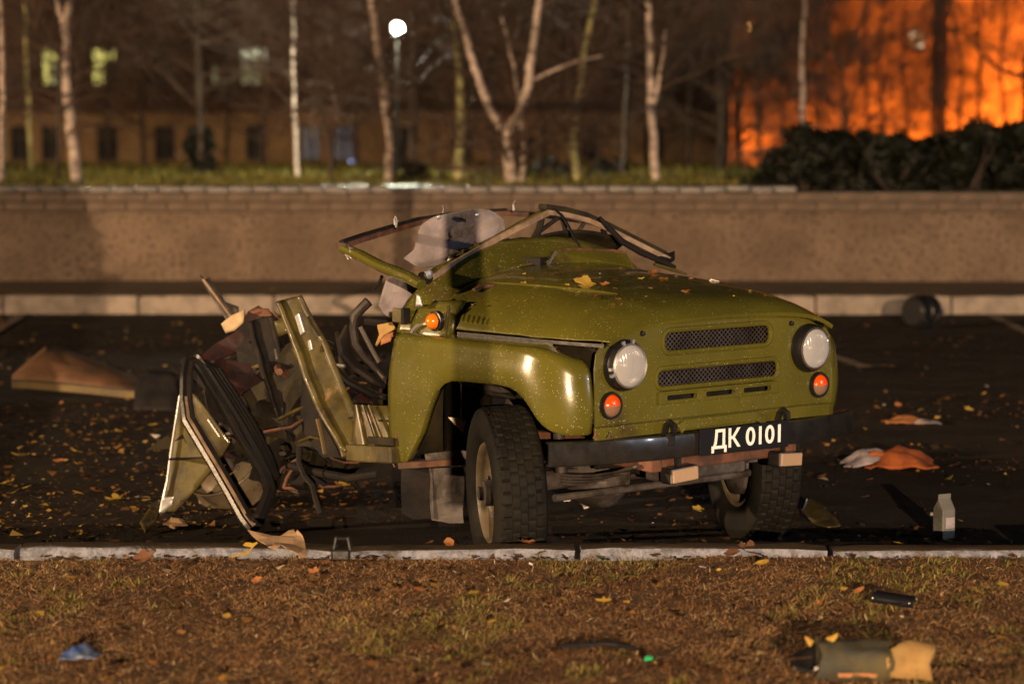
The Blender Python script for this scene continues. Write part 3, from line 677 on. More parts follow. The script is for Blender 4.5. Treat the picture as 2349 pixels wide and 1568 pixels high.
MB().box(((bx0 + bx1) / 2, .42, 6), (bx1 - bx0, .1, 18)).build('dark_interior', M['wframe'], bld)
def window(parent, a, b, c, d, pm, nv=2, transom=.66, y=.22, off=None):
    fr = MB(); t = .07
    fr.box((a + t / 2, y, (c + d) / 2), (t, .08, d - c)); fr.box((b - t / 2, y, (c + d) / 2), (t, .08, d - c))
    fr.box(((a + b) / 2, y, c + t / 2), (b - a - 2 * t, .08, t)); fr.box(((a + b) / 2, y, d - t / 2), (b - a - 2 * t, .08, t))
    zt = lerp(c, d, transom); fr.box(((a + b) / 2, y, zt), (b - a - 2 * t, .07, t))
    for k in range(1, nv): fr.box((lerp(a, b, k / nv), y, (c + d) / 2), (t, .072, d - c - 2 * t))
    f = fr.build('window', M['wframe'], parent)
    MB().box(((a + b) / 2, -.05, c - .05), (b - a + .2, .22, .07)).build('sill', M['facade_up'], f)
    for k in range(nv):
        for (p, q, r_) in ((c + t, zt - t / 2, 0), (zt + t / 2, d - t, 1)):
            x0, x1 = lerp(a, b, k / nv) + t * .6, lerp(a, b, (k + 1) / nv) - t * .6
            m_ = pm[(r_ * nv + k) % len(pm)] if isinstance(pm, (list, tuple)) else pm
            MB().box(((x0 + x1) / 2, y + .02, (p + q) / 2), (x1 - x0, .012, q - p)).build('pane', m_, f)
Gl, Ly, Lw, Ld, Gb = M['glass'], M['lit_y'], M['lit_w'], M['lit_dim'], M['glassblue']
for i, hq in enumerate(hl): window(bld, *hq, Gb if i in (6, 7) else Gl)
ups = {0: [Ly, Ld, Ly, Ly], 1: [Ly, Gl, Ly, Ly], 3: [Ld, Gl, Ld, Gl], 4: [Ld, Ld, Lw, Lw]}
for i, hq in enumerate(hu): window(bld, *hq, ups.get(i, Gl), 2 if i != 3 else 1)
MB().box((bw(806), -.1, bz(372)), (.16, .16, .16)).build('entrance_light', M['bluebulb'], bld, bevel=.04)

# ------------------------------------------------------------------ floodlit building on the right
FYA, FYB = 86.5, 84.0
fb = empty('floodlit_building', (0, 0, 0)); tag(fb, 'orange floodlit building with a bright projecting wing behind the evergreen hedge', 'building')
ax0, ax1 = atY(1672, 200, FYA).x, atY(2110, 200, FYA).x + 1.2; wx = atY(2172, 200, FYB).x
zf = lawn_z(12, 95) - .4
wa = [(atY(a, 60, FYA).x, atY(b, 60, FYA).x, atY(a, 112, FYA).z, atY(a, 66, FYA).z) for a, b in ((1772, 1812), (1918, 1958), (2085, 2124))]
o = facade(fb, ax0, ax1, zf, 15, wa, M['facade_or'], 'wall'); o.location.y = FYA
MB().box(((ax0 + ax1) / 2, FYA + .45, 7), (ax1 - ax0, .1, 17)).build('dark_interior', M['wframe'], fb)
for i, q in enumerate(wa):
    window(fb, *q, [Ld, Lw, M['lit_w'], Ld] if i == 2 else Gl, 2, .5, FYA + .22)
ch = fb.children
for c_ in fb.children:
    for g_ in c_.children:
        if g_.name.startswith('sill'): g_.location.y = FYA
# wing
wing = facade(fb, wx, wx + 14, zf, 15, [(atY(2346, 60, FYB).x, atY(2420, 60, FYB).x, atY(2300, 330, FYB).z, atY(2300, 120, FYB).z)], M['facade_or'], 'wing_wall'); wing.location.y = FYB
MB().box((wx + .18, (FYA + FYB) / 2 + .2, 7.2), (.35, FYA - FYB - .1, 16)).build('wing_side', M['facade_or'], fb)
for k in range(6):
    MB().box((wx + 1.4 + k * 2.1, FYB - .10, 7.2), (.55, .22, 16)).build('pilaster', M['facade_or'], fb)
MB().box(((ax0 + ax1) / 2, FYA - .09, atY(1900, 190, FYA).z), (ax1 - ax0 - .1, .2, .22)).build('string_course', M['facade_or'], fb)
# wall lamp on the recessed front and floodlights on the ground behind the hedge
lp = atY(1718, 62, FYA - 1.0)
wlp = empty('wall_lamp', (lp.x, lp.y, lp.z)); tag(wlp, 'small glowing sodium lamp on a bracket at the orange facade', 'lamp')
MB().lathe([(.0, -.06), (.045, -.05), (.06, 0), (.045, .05), (0, .06)], 16, Matrix.Rotation(R(90), 4, 'Y')).build('bulb', M['sodiumglow'], wlp, smooth=True)
MB().tube([(0, .1, .12), (0, .5, .25), (0, 1.05, .15)], .03, 8).build('bracket', M['lamppost'], wlp)
lamp('wall_lamp_light', (lp.x, lp.y - .4, lp.z - .2), 260, (1.0, .42, .08), .12)
def floodlight(x, y, tgt, power, label, ang=95):
    z = lawn_z(x, y); e_ = empty('floodlight', (x, y, z)); tag(e_, label, 'floodlight', 'floodlights behind the hedge')
    MB().box((0, 0, .25), (.4, .18, .3)).build('housing', M['lamppost'], e_, bevel=.02)
    MB().tube([(0, 0, -.05), (0, 0, .12)], .03, 8).build('stake', M['lamppost'], e_)
    MB().box((0, .095, .25), (.34, .012, .24)).build('lens', M['sodiumglow'], e_)
    spot('floodlight_beam', (x, y + .15, z + .45), tgt, power, (1.0, .225, .016), ang, .8, .15)
floodlight(atY(1770, 300, 83.2).x, 83.2, (atY(1790, 200, FYA).x, FYA, 2.6), 3400, 'floodlight hidden low behind the hedge under the sodium lamp', 100)
floodlight(atY(2030, 300, 83.2).x, 83.2, (atY(2030, 200, FYA).x, FYA, 1.2), 800, 'floodlight hidden low behind the hedge under the small lit window', 90)
floodlight(atY(2290, 300, 77).x, 77, (atY(2270, 200, FYB).x, FYB, 3.5), 30000, 'floodlight hidden low behind the hedge at the bright orange wing', 110)

# ------------------------------------------------------------------ globe lamp of the park
LPY = 40.0
gl = atY(910, 68, LPY); gz_ = lawn_z(gl.x, LPY)
pl = empty('park_lamp', (gl.x, LPY, gz_)); tag(pl, 'park lamp with a glaring white globe on a slim dark post', 'lamp')
hgt = gl.z - gz_
MB().tube([(0, 0, -.1), (0, 0, hgt * .3), (0, 0, hgt - .12)], [.045, .03, .022], 10).build('post', M['lamppost'], pl, smooth=True)
MB().lathe([(.12 * math.sin(math.pi * i / 12), hgt - .12 * math.cos(math.pi * i / 12)) for i in range(13)], 20, Matrix.Rotation(R(-90), 4, 'Y')).build('globe', M['lampglow'], pl, smooth=True)
MB().lathe([(.0, hgt - .13), (.06, hgt - .13), (.05, hgt - .11), (0, hgt - .11)], 14, Matrix.Rotation(R(-90), 4, 'Y')).build('collar', M['lamppost'], pl)
lamp('park_lamp_light', (gl.x, LPY - .3, gl.z + .05), 1500, (1.0, .97, .72), .16)

# added unseen post with arm and slat, shaped to shade wing, bonnet and wall
post = empty('shadow_post', (3.9, -3.0, 0)); tag(post, 'unseen added post with a slim shadow casting slat on its long arm', 'post')
MB().tube([(0, 0, .1), (0, 0, 2), (0, 0, 3.75)], [.06, .055, .05], 12).build('shadow_post_shaft', M['lamppost'], post, smooth=True)
MB().tube([(0, 0, .1), (0, 0, .5), (0, 0, .56)], [.1, .1, .062], 12).build('shadow_post_base', M['lamppost'], post, smooth=True)
MB().tube([(0, 0, 3.62), (-3.45, 0, 3.62)], .03, 10).build('arm', M['lamppost'], post, smooth=True)
MB().box((-3.26, 0, 2.735), (.095, .03, 1.71)).build('shadow_slat', M['lamppost'], post, bevel=.005)
# unseen evergreen added beside the camera to cast a shadow on the wall end
def add_shadow_shrub(x, y, a, h_, seed, n=9000):
    r3 = np.random.default_rng(seed); root = empty('shadow_evergreen', (x, y, .15)); tag(root, 'unseen evergreen added on the near verge to shade the wall end', 'shrub')
    MB().tube([(0, 0, -.1), (0, 0, h_ * .9)], [.08, .02], 8).build('stem', M['bark'], root)
    zz = r3.uniform(.02, 1, n); th = r3.uniform(0, 6.28, n); prof = a * np.sqrt(np.clip(1 - np.abs(zz * 2 - .9) ** 3.2 * .75, .05, 1)) * r3.uniform(.55, 1.03, n)
    c0 = np.stack([np.cos(th) * prof, np.sin(th) * prof, zz * h_], 1); d1 = r3.normal(0, 1, (n, 3)); d1 /= np.linalg.norm(d1, axis=1)[:, None]; d2 = np.cross(d1, r3.normal(0, 1, (n, 3))); d2 /= np.linalg.norm(d2, axis=1)[:, None]
    L = .10; V = np.stack([c0 - d1 * L, c0 + d2 * L * .5, c0 + d1 * L, c0 - d2 * L * .5], 1)
    me = bpy.data.meshes.new('foliage'); me.from_pydata(V.reshape(-1, 3).tolist(), [], np.arange(n * 4).reshape(-1, 4).tolist())
    at = me.attributes.new('rnd', 'FLOAT', 'POINT'); at.data.foreach_set('value', np.repeat(r3.uniform(0, 1, n), 4)); link('foliage', me, M['evergreen'], root)
add_shadow_shrub(-2.05, -1.0, 1.05, 3.4, 5)
# ------------------------------------------------------------------ the wrecked off-road car (local frame: x forward, y to its left, z up, origin under the front axle)
car = empty('wrecked_car', M=CAR)
tag(car, 'olive green off-road car wreck with its body torn open behind the bonnet', 'car')
PA, PI_, PD = M['paint'], M['paint_worn_shade'], M['paint_dark']
def V3(*a): return Vector(a)

# --- bonnet
zc_pts = [(-.50, 1.268), (-.42, 1.256), (-.2, 1.236), (0, 1.216), (.29, 1.188), (.40, 1.171), (.48, 1.15), (.53, 1.126), (.575, 1.09)]
def hood_pt(x, t, lift=0.0):
    s_ = 1 if t >= 0 else -1; u = 1 - (1 - abs(t)) ** 1.9
    w = interp(x, [(-.5, .742), (-.39, .735), (.3, .695), (.53, .662), (.575, .655)])
    ze = 1.012; zc = interp(x, zc_pts)
    k = max(0, min(1, (x + .45) / .95)); ex = lerp(.56, .95, k); p = lerp(2.5, 4.2, k)
    z = ze + (zc - ze) * max(0, 1 - u ** p) ** ex
    return Vector((x + .012 * (1 - u ** 2) * k, s_ * u * w, z + lift))
xs_ = [-.455, -.44] + list(np.linspace(-.40, .45, 26)) + [.475, .50, .52, .54, .555, .567, .575]
P = [[hood_pt(x, t) for t in np.linspace(-1, 1, 61)] for x in xs_]
# front lip folded under
last = [Vector(p) for p in P[-1]]
P.append([p + Vector((-.004, 0, -.012)) for p in last]); P.append([p + Vector((-.03, 0, -.014)) for p in last])
for row in P:
    for p in row: p.z += .007 * noise.noise(Vector((p.x * 3, p.y * 3, 4))) + .003 * noise.noise(Vector((p.x * 9, p.y * 9, 8))) 
bonnet = grid_mesh(P).build('bonnet', PA, car, smooth=True, solid=.006, angle=40)
for s_ in (-1, 1):
    mb = MB(); pts = []
    for x in np.linspace(-.42, .27, 24):
        y = s_ * lerp(.50, .345, (x + .42) / .69); w = interp(x, [(-.5, .742), (.3, .695), (.53, .662)]); u = abs(y) / w; t = 1 - (1 - u) ** (1 / 1.9)
        q = hood_pt(x, s_ * t); pts.append(q + Vector((0, 0, .001)))
    mb.tube(pts, [.004 + .008 * min(1, i / 3, (23 - i) / 3) for i in range(24)], 8, flat=.55); mb.build('ridge', PA, bonnet, smooth=True)
for k in range(8):   # pressed louvres on the bonnet flank
    x = -.335 + k * .030; mb = MB()
    a = hood_pt(x, -.80); b = hood_pt(x + .012, -.89)
    mb.tube([a + (b - a) * q for q in (-.1, .1, .5, .9, 1.1)], [.001, .011, .013, .011, .001], 8, flat=.8); mb.build('louvre', PA, bonnet, smooth=True)
MB().sweep([hood_pt(x, -1) + Vector((0, -.004, -.013)) for x in np.linspace(-.30, .55, 12)], [(-.007, -.008), (.009, -.008), (.009, .006), (-.007, .006)]).build('edge_seal', M['seal'], bonnet)
# --- cowl behind the bonnet
def cowl_pt(x, t):
    s_ = 1 if t >= 0 else -1; u = 1 - (1 - abs(t)) ** 1.9
    zc = interp(x, [(-.66, 1.375), (-.62, 1.37), (-.55, 1.325), (-.47, 1.272)]); w = interp(x, [(-.66, .79), (-.47, .752)])
    return Vector((x, s_ * u * w, .985 + (zc - .985) * max(0, 1 - u ** 2.2) ** .62))
P = []
for x in np.linspace(-.465, -.655, 12):
    row = [cowl_pt(x, t) for t in np.linspace(-1, 1, 49)]
    if x < -.63: row = [p + Vector((.02 * noise.noise(p * 9), 0, .015 * noise.noise(p * 11))) for p in row]
    P.append(row)
cowl = grid_mesh(P).build('cowl', PA, car, smooth=True, solid=.005, angle=40)
# raised ventilator flap on the cowl
fl = [cx(1247, 622, -.43), cx(1272, 577, -.50), cx(1300, 573, -.52), cx(1405, 575, -.52), cx(1436, 581, -.50), cx(1452, 612, -.43)]
flp = MB(); ins = [p + Vector((-.10, .0, -.01)) for p in fl]
flp.add(fl, [tuple(range(6))]); flp.add(fl + ins, [(i, i + 1, i + 7, i + 6) for i in range(5)])
flap = flp.build('vent_flap', PA, cowl, smooth=False, solid=.006)
MB().tube([p + Vector((.004, 0, .002)) for p in fl[0:2]], .007, 6).build('flap_edge', M['bare'], flap)
MB().tube([p + Vector((.002, 0, .004)) for p in fl[1:5]], .006, 6).build('flap_lip', M['rustbrown'], flap)
MB().box((-.50, -.14, 1.268), (.10, .10, .05), Matrix.Rotation(.5, 3, 'Z')).build('flap_gap', M['seal'], flap)
# dashboard crown showing behind the cowl
P = [[Vector((-.68 - .10 * i / 5, lerp(-.10, .60, j / 16), 1.34 + .055 * math.sin(math.pi * j / 16) - .012 * i)) for j in range(17)] for i in range(6)]
grid_mesh(P).build('dashboard_top', PD, car, smooth=True, solid=.01)
MB().box((-.80, .1, 1.02), (.2, 1.2, .24)).build('dashboard', M['soot_shade'], car, bevel=.03)

# --- front wings
zb_pts = [(-.607, .440), (-.545, .428), (-.50, .437), (-.457, .481), (-.393, .566), (-.34, .675), (-.288, .758), (-.236, .797), (-.185, .814), (-.084, .819), (.114, .823), (.191, .817), (.239, .802), (.287, .775), (.325, .735), (.362, .689), (.409, .657), (.455, .643), (.49, .640), (.60, .640)]
def wing_mesh(sg):
    cols = []
    xs1 = sorted(set([round(v, 3) for v in list(np.linspace(-.607, .25, 34)) + [q[0] for q in zb_pts if q[0] < .25]]))
    for x in xs1: cols.append((x, -.866 - .004 * math.sin((x + .6) * 3), Vector((0, 1, 0)), 0.0))
    for i in range(1, 17):
        a = math.pi / 2 * i / 16
        cols.append((.26 + .248 * math.sin(a), -.70 - .168 * math.cos(a), Vector((-math.sin(a), math.cos(a), 0)), a))
    P = []
    for (x, y, nin, a) in cols:
        zb_ = interp(x, zb_pts); zt = .987 - .045 * math.sin(a) ** 2; rr = lerp(.035, .085, math.sin(a) ** 2); row = []
        o = Vector((x, y, 0))
        row.append(o + nin * .035 + Vector((0, 0, zb_ + .010))); row.append(o + nin * .006 + Vector((0, 0, zb_))); row.append(o + Vector((0, 0, zb_ + .006)))
        for k in range(1, 9):
            f = k / 8; z = lerp(zb_ + .006, zt - rr, f); row.append(o - nin * (.012 * math.sin(math.pi * f)) + Vector((0, 0, z)))
        for k in range(1, 7):
            b = math.pi / 2 * k / 6; row.append(o + nin * (rr * (1 - math.cos(b))) + Vector((0, 0, zt - rr + rr * math.sin(b))))
        for k in range(1, 4): row.append(o + nin * lerp(rr, .165, k / 3) + Vector((0, 0, zt + .004 * k / 3)))
        # the rear edge leans forward at the top
        if x < -.4:
            for p in row: p.x += .035 * max(0, (p.z - .8) / .19) * (-.4 - x) / .2
        P.append([Vector((p.x, p.y * sg, p.z)) for p in row])
    return grid_mesh(P)
w_near = wing_mesh(1).build('front_wing', PA, car, smooth=True, solid=.006, angle=45)
w_far = wing_mesh(-1).build('front_wing', PA, car, smooth=True, solid=.006, angle=45)
# scratches of bare metal on the near wing
for (u, v, du, dv) in ((905, 830, 4, 14), (911, 842, 5, 14), (922, 852, 2, 10), (925, 862, 3, 12), (929, 905, 6, 12)):
    a = cy(u, v, -.874); b = cy(u + du, v + dv, -.874)
    MB().bar(a, b, .004, .003, up=(0, 1, 0)).build('scratch', M['paper'], w_near)
# inner wheel arches and lower valances
for sg in (-1, 1):
    sheet('inner_wing', [V3(-.60, .58 * sg, .45), V3(-.60, .58 * sg, .98), V3(.48, .58 * sg, .98), V3(.48, .58 * sg, .62), V3(.30, .58 * sg, .70), V3(-.30, .58 * sg, .74)], PD, car, .006, .004)
sheet('footwell_side', [V3(-.60, -.84, .44), V3(-.60, -.84, .98), V3(-.60, -.3, 1.0), V3(-.60, -.3, .45)], PD, car, .006, .006)
sheet('footwell_side', [V3(-.60, .84, .44), V3(-.60, .84, .98), V3(-.60, .3, 1.0), V3(-.60, .3, .45)], PD, car, .006, .006)
# --- cowl side with repeater lamp, hinge bracket and torn edge
P = [[cy(lerp(937, 1036, i / 8), lerp(772, 690 if i > 2 else 700, j / 8), lerp(-.80, -.755, i / 8)) + Vector((0, .03 * (j / 8) ** 2 + .014 * ((i - 3) / 4) ** 2 + .012 * ((j - 2) / 4) ** 2 + .01 * noise.noise(Vector((i * .5, j * .5, 3))), 0)) for j in range(9)] for i in range(9)]
cs = grid_mesh(P).build('cowl_side', PA, car, smooth=True, solid=.006)
cpos = cy(1001, 735, -.785); Mx = Matrix.Translation(cpos) @ Matrix.Rotation(R(-90), 4, 'Z')
rl = MB().lathe([(.044, -.01), (.044, .012), (.036, .014), (.036, .02)], 24, Mx).build('side_lamp', M['seal'], car, smooth=True)
MB().lathe([(.036 * math.cos(math.pi / 2 * i / 7), .014 + .04 * math.sin(math.pi / 2 * i / 7)) for i in range(8)], 24, Mx).build('lens', M['sideamber'], rl, smooth=True)
MB().box(cy(912, 722, -.81), (.068, .012, .062)).build('hinge_bracket', PI_, car, bevel=.004)
MB().box(cy(930, 724, -.80), (.02, .04, .07)).build('hinge_knuckle', M['soot_shade'], car, bevel=.004)
MB().tube([cy(938, 774, -.81), cy(945, 758, -.81), cy(956, 746, -.81), cy(968, 742, -.805)], [.004, .008, .008, .002], 6).build('torn_edge', M['bare'], car, smooth=True)
MB().tube([cy(1030, 700, -.757), cy(1022, 766, -.765)], .007, 6).build('seam_seal', M['paint_worn_shade'], car)
sheet('paint_chip', [cy(954, 672, -.80), cy(962, 675, -.80), cy(968, 702, -.80), cy(952, 704, -.80)], M['bare'], car, .003, .002)

# --- grille panel
def rrect(x, y0, y1, z0, z1, r, n=6):
    pts = []
    for (cy_, cz, a0) in ((y1 - r, z1 - r, 0), (y0 + r, z1 - r, 90), (y0 + r, z0 + r, 180), (y1 - r, z0 + r, 270)):
        for k in range(n + 1):
            a = R(a0 + 90 * k / n); pts.append(Vector((x, cy_ + r * math.cos(a), cz + r * math.sin(a))))
    return pts
gx = .525
outer = [V3(gx, -.695, .645), V3(gx, .695, .645), V3(gx, .70, .90), V3(gx, .69, .965), V3(gx, .655, 1.01)]
for t in np.linspace(.93, -.93, 25): q = hood_pt(.55, t); outer.append(V3(gx, q.y * .985, q.z - .022))
outer += [V3(gx, -.655, 1.01), V3(gx, -.69, .965), V3(gx, -.70, .90)]
hu_ = rrect(gx, -.325, .315, .945, 1.04, .042); hl_ = rrect(gx, -.362, .362, .80, .884, .036)
s3 = [rrect(gx, a, b, .748, .776, .013, 4) for a, b in ((-.318, -.135), (-.093, .09), (.13, .308))]
gp = sheet('grille_panel', outer, PA, car, .006, 0, cuts=0, holes=[hu_, hl_] + s3, smooth=False)
for hole, rad in ((hu_, .012), (hl_, .011)):
    MB().tube([p + Vector((.003, 0, 0)) for p in hole], rad, 8, closed=True).build('slot_rim', PA, gp, smooth=True)
    ys0 = min(p.y for p in hole); ys1 = max(p.y for p in hole); zs0 = min(p.z for p in hole); zs1 = max(p.z for p in hole); mb = MB()
    dz = zs1 - zs0; st = .025; kx = dz * 1.15; n = int((ys1 - ys0 + kx) / st)
    for i in range(n + 1):
        for sgn in (1, -1):
            a = ys0 - kx + i * st; p0, p1 = (a, zs0), (a + kx, zs1)
            if sgn < 0: p0, p1 = (p0[0], zs1), (p1[0], zs0)
            # clip to the slot
            t0 = max(0, (ys0 - p0[0]) / kx); t1 = min(1, (ys1 - p0[0]) / kx)
            if t1 <= t0: continue
            A = V3(gx - .012 + .002 * sgn, lerp(p0[0], p1[0], t0), lerp(p0[1], p1[1], t0)); B_ = V3(gx - .012 + .002 * sgn, lerp(p0[0], p1[0], t1), lerp(p0[1], p1[1], t1))
            mb.bar(A, B_, .0022, .0022, up=(1, 0, 0))
    mb.build('grille_mesh', M['grey'], gp)
# raised ledge with the three small openings
led = MB()
prof_ = [(0, .728), (.022, .736), (.026, .744)]
for a, b in ((-.355, -.318), (-.135, -.093), (.09, .13), (.308, .35)):
    led.box((gx + .013, (a + b) / 2, .762), (.020, b - a, .052))
led.box((gx + .013, -.0025, .7415), (.0205, .705, .012)); led.box((gx + .013, -.0025, .7835), (.0205, .705, .012))
led.build('slot_ledge', PA, gp, bevel=.005)
for h3 in s3: MB().tube([p + Vector((.02, 0, 0)) for p in h3], .005, 6, closed=True).build('slot_rim', PA, gp, smooth=True)
MB().box((gx - .10, 0, .86), (.05, .80, .34)).build('radiator', M['soot_shade'], car)
for k in range(26): pass
for y, z in ((-.44, 1.035), (.44, 1.03)): MB().lathe([(.0, .012), (.010, .011), (.012, 0)], 12, Matrix.Translation((gx + .003, y, z))).build('grommet', M['seal'], gp, smooth=True)
# apron under the grille and body front lip
ap = MB().sweep([V3(.525, -.70, .643), V3(.54, -.66, .645), V3(.548, -.5, .648), V3(.548, .5, .648), V3(.54, .66, .645), V3(.525, .70, .643)], [(-.012, -.028), (.014, -.028), (.018, .022), (-.008, .028)])
ap.build('front_apron', PA, car, bevel=.004)
MB().sweep([V3(.575, -.28, .64), V3(.58, -.25, .66), V3(.58, .17, .662), V3(.575, .24, .64)], [(-.008, -.03), (.012, -.03), (.012, .012), (-.008, .012)]).build('plate_bracket', PA, car, bevel=.005)
for u in (1365, 1398): MB().lathe([(.012, 0), (.006, .008), (.004, .022), (0, .024)], 8, Matrix.Translation(cx(u, 1003, .60)) @ Matrix.Rotation(R(-90), 4, 'Y')).build('bolt_stub', M['rustbrown'], car)

# --- headlamps and indicators
def headlamp(y, z, damaged):
    T = Matrix.Translation((gx, y, z))
    h_ = MB().lathe([(.105, -.005), (.107, .012), (.102, .034), (.094, .046), (.089, .046), (.085, .02)], 40, T).build('headlamp', M['seal'], car, smooth=True)
    MB().lathe([(.090, .040), (.092, .052), (.087, .058), (.083, .052)], 40, T).build('ring', M['bare'] if damaged else M['grey'], h_, smooth=True)
    MB().lathe([(.085 * math.cos(t), .048 - .075 * math.sin(t)) for t in np.linspace(0, math.pi / 2, 9)], 40, T).build('reflector', M['chrome'], h_, smooth=True)
    MB().lathe([(.085 * math.cos(t), .050 + .017 * math.sin(t)) for t in np.linspace(0, math.pi / 2, 9)], 40, T).build('lens', M['headglass'], h_, smooth=True)
    MB().lathe([(.014, .0), (.014, .025), (.008, .03), (0, .031)], 12, T).build('bulb_shield', M['bare'], h_, smooth=True)
    if damaged:
        for a in (80, 110, 185, 200): MB().box(T @ Vector((.045, .098 * math.cos(R(a)), .098 * math.sin(R(a)))), (.014, .02, .012), Matrix.Rotation(R(a), 3, 'X')).build('clip', M['bare'], h_)
def head_glass():
    m = bpy.data.materials.new('headlamp_glass'); m.use_nodes = True; n = m.node_tree.nodes; l = m.node_tree.links; n.clear()
    out = n.new('ShaderNodeOutputMaterial'); tr = n.new('ShaderNodeBsdfTransparent'); tr.inputs[0].default_value = (.95, .93, .9, 1)
    gl_ = n.new('ShaderNodeBsdfGlossy'); gl_.inputs['Roughness'].default_value = .12
    df = n.new('ShaderNodeBsdfDiffuse'); df.inputs[0].default_value = (.88, .90, .98, 1)
    tcn = n.new('ShaderNodeTexCoord'); wv = n.new('ShaderNodeTexWave'); wv.wave_type = 'BANDS'; wv.bands_direction = 'Y'; wv.inputs['Scale'].default_value = 22
    bp = n.new('ShaderNodeBump'); bp.inputs['Strength'].default_value = .5; bp.inputs['Distance'].default_value = .01
    l.new(tcn.outputs['Object'], wv.inputs['Vector']); l.new(wv.outputs['Fac'], bp.inputs['Height']); l.new(bp.outputs[0], gl_.inputs['Normal'])
    m1 = n.new('ShaderNodeMixShader'); m1.inputs[0].default_value = .35; l.new(tr.outputs[0], m1.inputs[1]); l.new(df.outputs[0], m1.inputs[2])
    fr = n.new('ShaderNodeFresnel'); fr.inputs[0].default_value = 1.6; m2 = n.new('ShaderNodeMixShader'); l.new(fr.outputs[0], m2.inputs[0])
    l.new(m1.outputs[0], m2.inputs[1]); l.new(gl_.outputs[0], m2.inputs[2]); l.new(m2.outputs[0], out.inputs[0]); return m
M['headglass'] = head_glass()
headlamp(-.548, .912, True); headlamp(.548, .918, False)
def half_dome(r, T, upper, d=.028):
    mb = MB(); P = []
    for i in range(9):
        t = math.pi / 2 * i / 8; row = []
        for k in range(17):
            a = math.pi * k / 16 + (0 if upper else math.pi); row.append(T @ Vector((.012 + d * math.sin(t), r * math.cos(t) * math.cos(a), r * math.cos(t) * math.sin(a))))
        P.append(row)
    return grid_mesh(P)
for s_ in (-1, 1):
    T = Matrix.Translation((gx, s_ * .616, .752))
    ind = MB().lathe([(.056, -.004), (.058, .010), (.054, .022), (.047, .022), (.046, .008)], 28, T).build('indicator', M['seal'], car, smooth=True)
    half_dome(.047, T, True).build('amber_lens', M['amber'], ind, smooth=True); half_dome(.047, T, False).build('clear_lens', M['clear'], ind, smooth=True)
    MB().disc(.046, .006, 24, T).build('backing', M['bare'], ind)

# --- bumper, hooks, plate, fog lamps
bpth = [V3(.462, -.888, 0), V3(.515, -.76, 0), V3(.565, -.60, 0), V3(.592, -.45, 0), V3(.60, -.3, 0), V3(.60, .3, 0), V3(.592, .45, 0), V3(.565, .60, 0), V3(.515, .76, 0), V3(.455, .905, 0)]
fine = []
for a, b in zip(bpth, bpth[1:]):
    for k in range(3): fine.append(a.lerp(b, k / 3))
fine.append(bpth[-1]); fine = [p + Vector((0, 0, .567 + .004 * noise.noise(p * 4))) for p in fine]
bmp = MB().sweep(fine, [(-.012, -.046), (.0, -.05), (.012, -.046), (.016, -.03), (.016, .03), (.012, .046), (0, .05), (-.03, .05), (-.03, .044), (-.004, .040), (-.004, -.040), (-.03, -.044), (-.03, -.05)])
bumper = bmp.build('bumper', M['black'], car, smooth=True, angle=30)
for (yy, zz) in ((-.352, .60), (.318, .60)):
    T = V3(.585, yy, zz)
    MB().tube([T + Vector(q) for q in ((-.04, 0, .0), (-.01, 0, .03), (.0, 0, .055), (.022, 0, .072), (.045, 0, .060), (.050, 0, .035), (.036, 0, .018))], [.014, .014, .014, .013, .012, .010, .007], 8).build('tow_hook', M['black'], bumper, smooth=True)
    MB().box(T + V3(.02, 0, .0), (.03, .035, .05)).build('hook_base', M['black'], bumper, bevel=.004)
pc = V3(.632, .055, .574); pz = Matrix.Rotation(R(-1.2), 4, 'X')
plate = MB().box((0, 0, 0), (.006, .53, .112)).build('number_plate', M['plateblack'], car, bevel=.003)
plate.matrix_parent_inverse = Matrix(); plate.location = pc; plate.rotation_euler = (R(-.5), 0, 0)
cu = bpy.data.curves.new('lettering', 'FONT'); cu.body = 'ДК 0101'; cu.size = .118; cu.align_x = 'CENTER'; cu.align_y = 'CENTER'; cu.offset = .0022; cu.extrude = .0006; cu.space_character = 1.0
tmp = bpy.data.objects.new('tmp', cu); C.objects.link(tmp); bpy.context.view_layer.update()
me = bpy.data.meshes.new_from_object(tmp.evaluated_get(bpy.context.evaluated_depsgraph_get())); bpy.data.objects.remove(tmp)
xsv = [v.co.x for v in me.vertices]; ysv = [v.co.y for v in me.vertices]
wtx = max(xsv) - min(xsv); mxx = (max(xsv) + min(xsv)) / 2; myy = (max(ysv) + min(ysv)) / 2
for v in me.vertices:
    q = v.co; v.co = Vector((q.z + .0045, (q.x - mxx) * .412 / wtx + .008, (q.y - myy) * .90))
link('lettering', me, M['white'], plate)
for (yy, zz, xx) in ((-.262, .445, .60), (.372, .452, .60)):
    T = V3(xx, yy, zz); rot = Matrix.Rotation(R(3 if yy < 0 else -4), 3, 'X') @ Matrix.Rotation(R(0 if yy < 0 else 6), 3, 'Z')
    fg = MB().box(T - V3(.035, 0, 0), (.07, .160, .068), rot).build('fog_lamp', M['black'], car, bevel=.012)
    MB().box(T + V3(.004, 0, 0), (.012, .146, .056), rot).build('lens', M['fog'], fg, bevel=.006)
    MB().box(T + V3(-.04, 0, .055), (.02, .02, .06)).build('stem', M['black'], fg)
    MB().box(T + V3(-.002, 0, 0), (.014, .154, .063), rot).build('rim', M['chrome'], fg, bevel=.005)

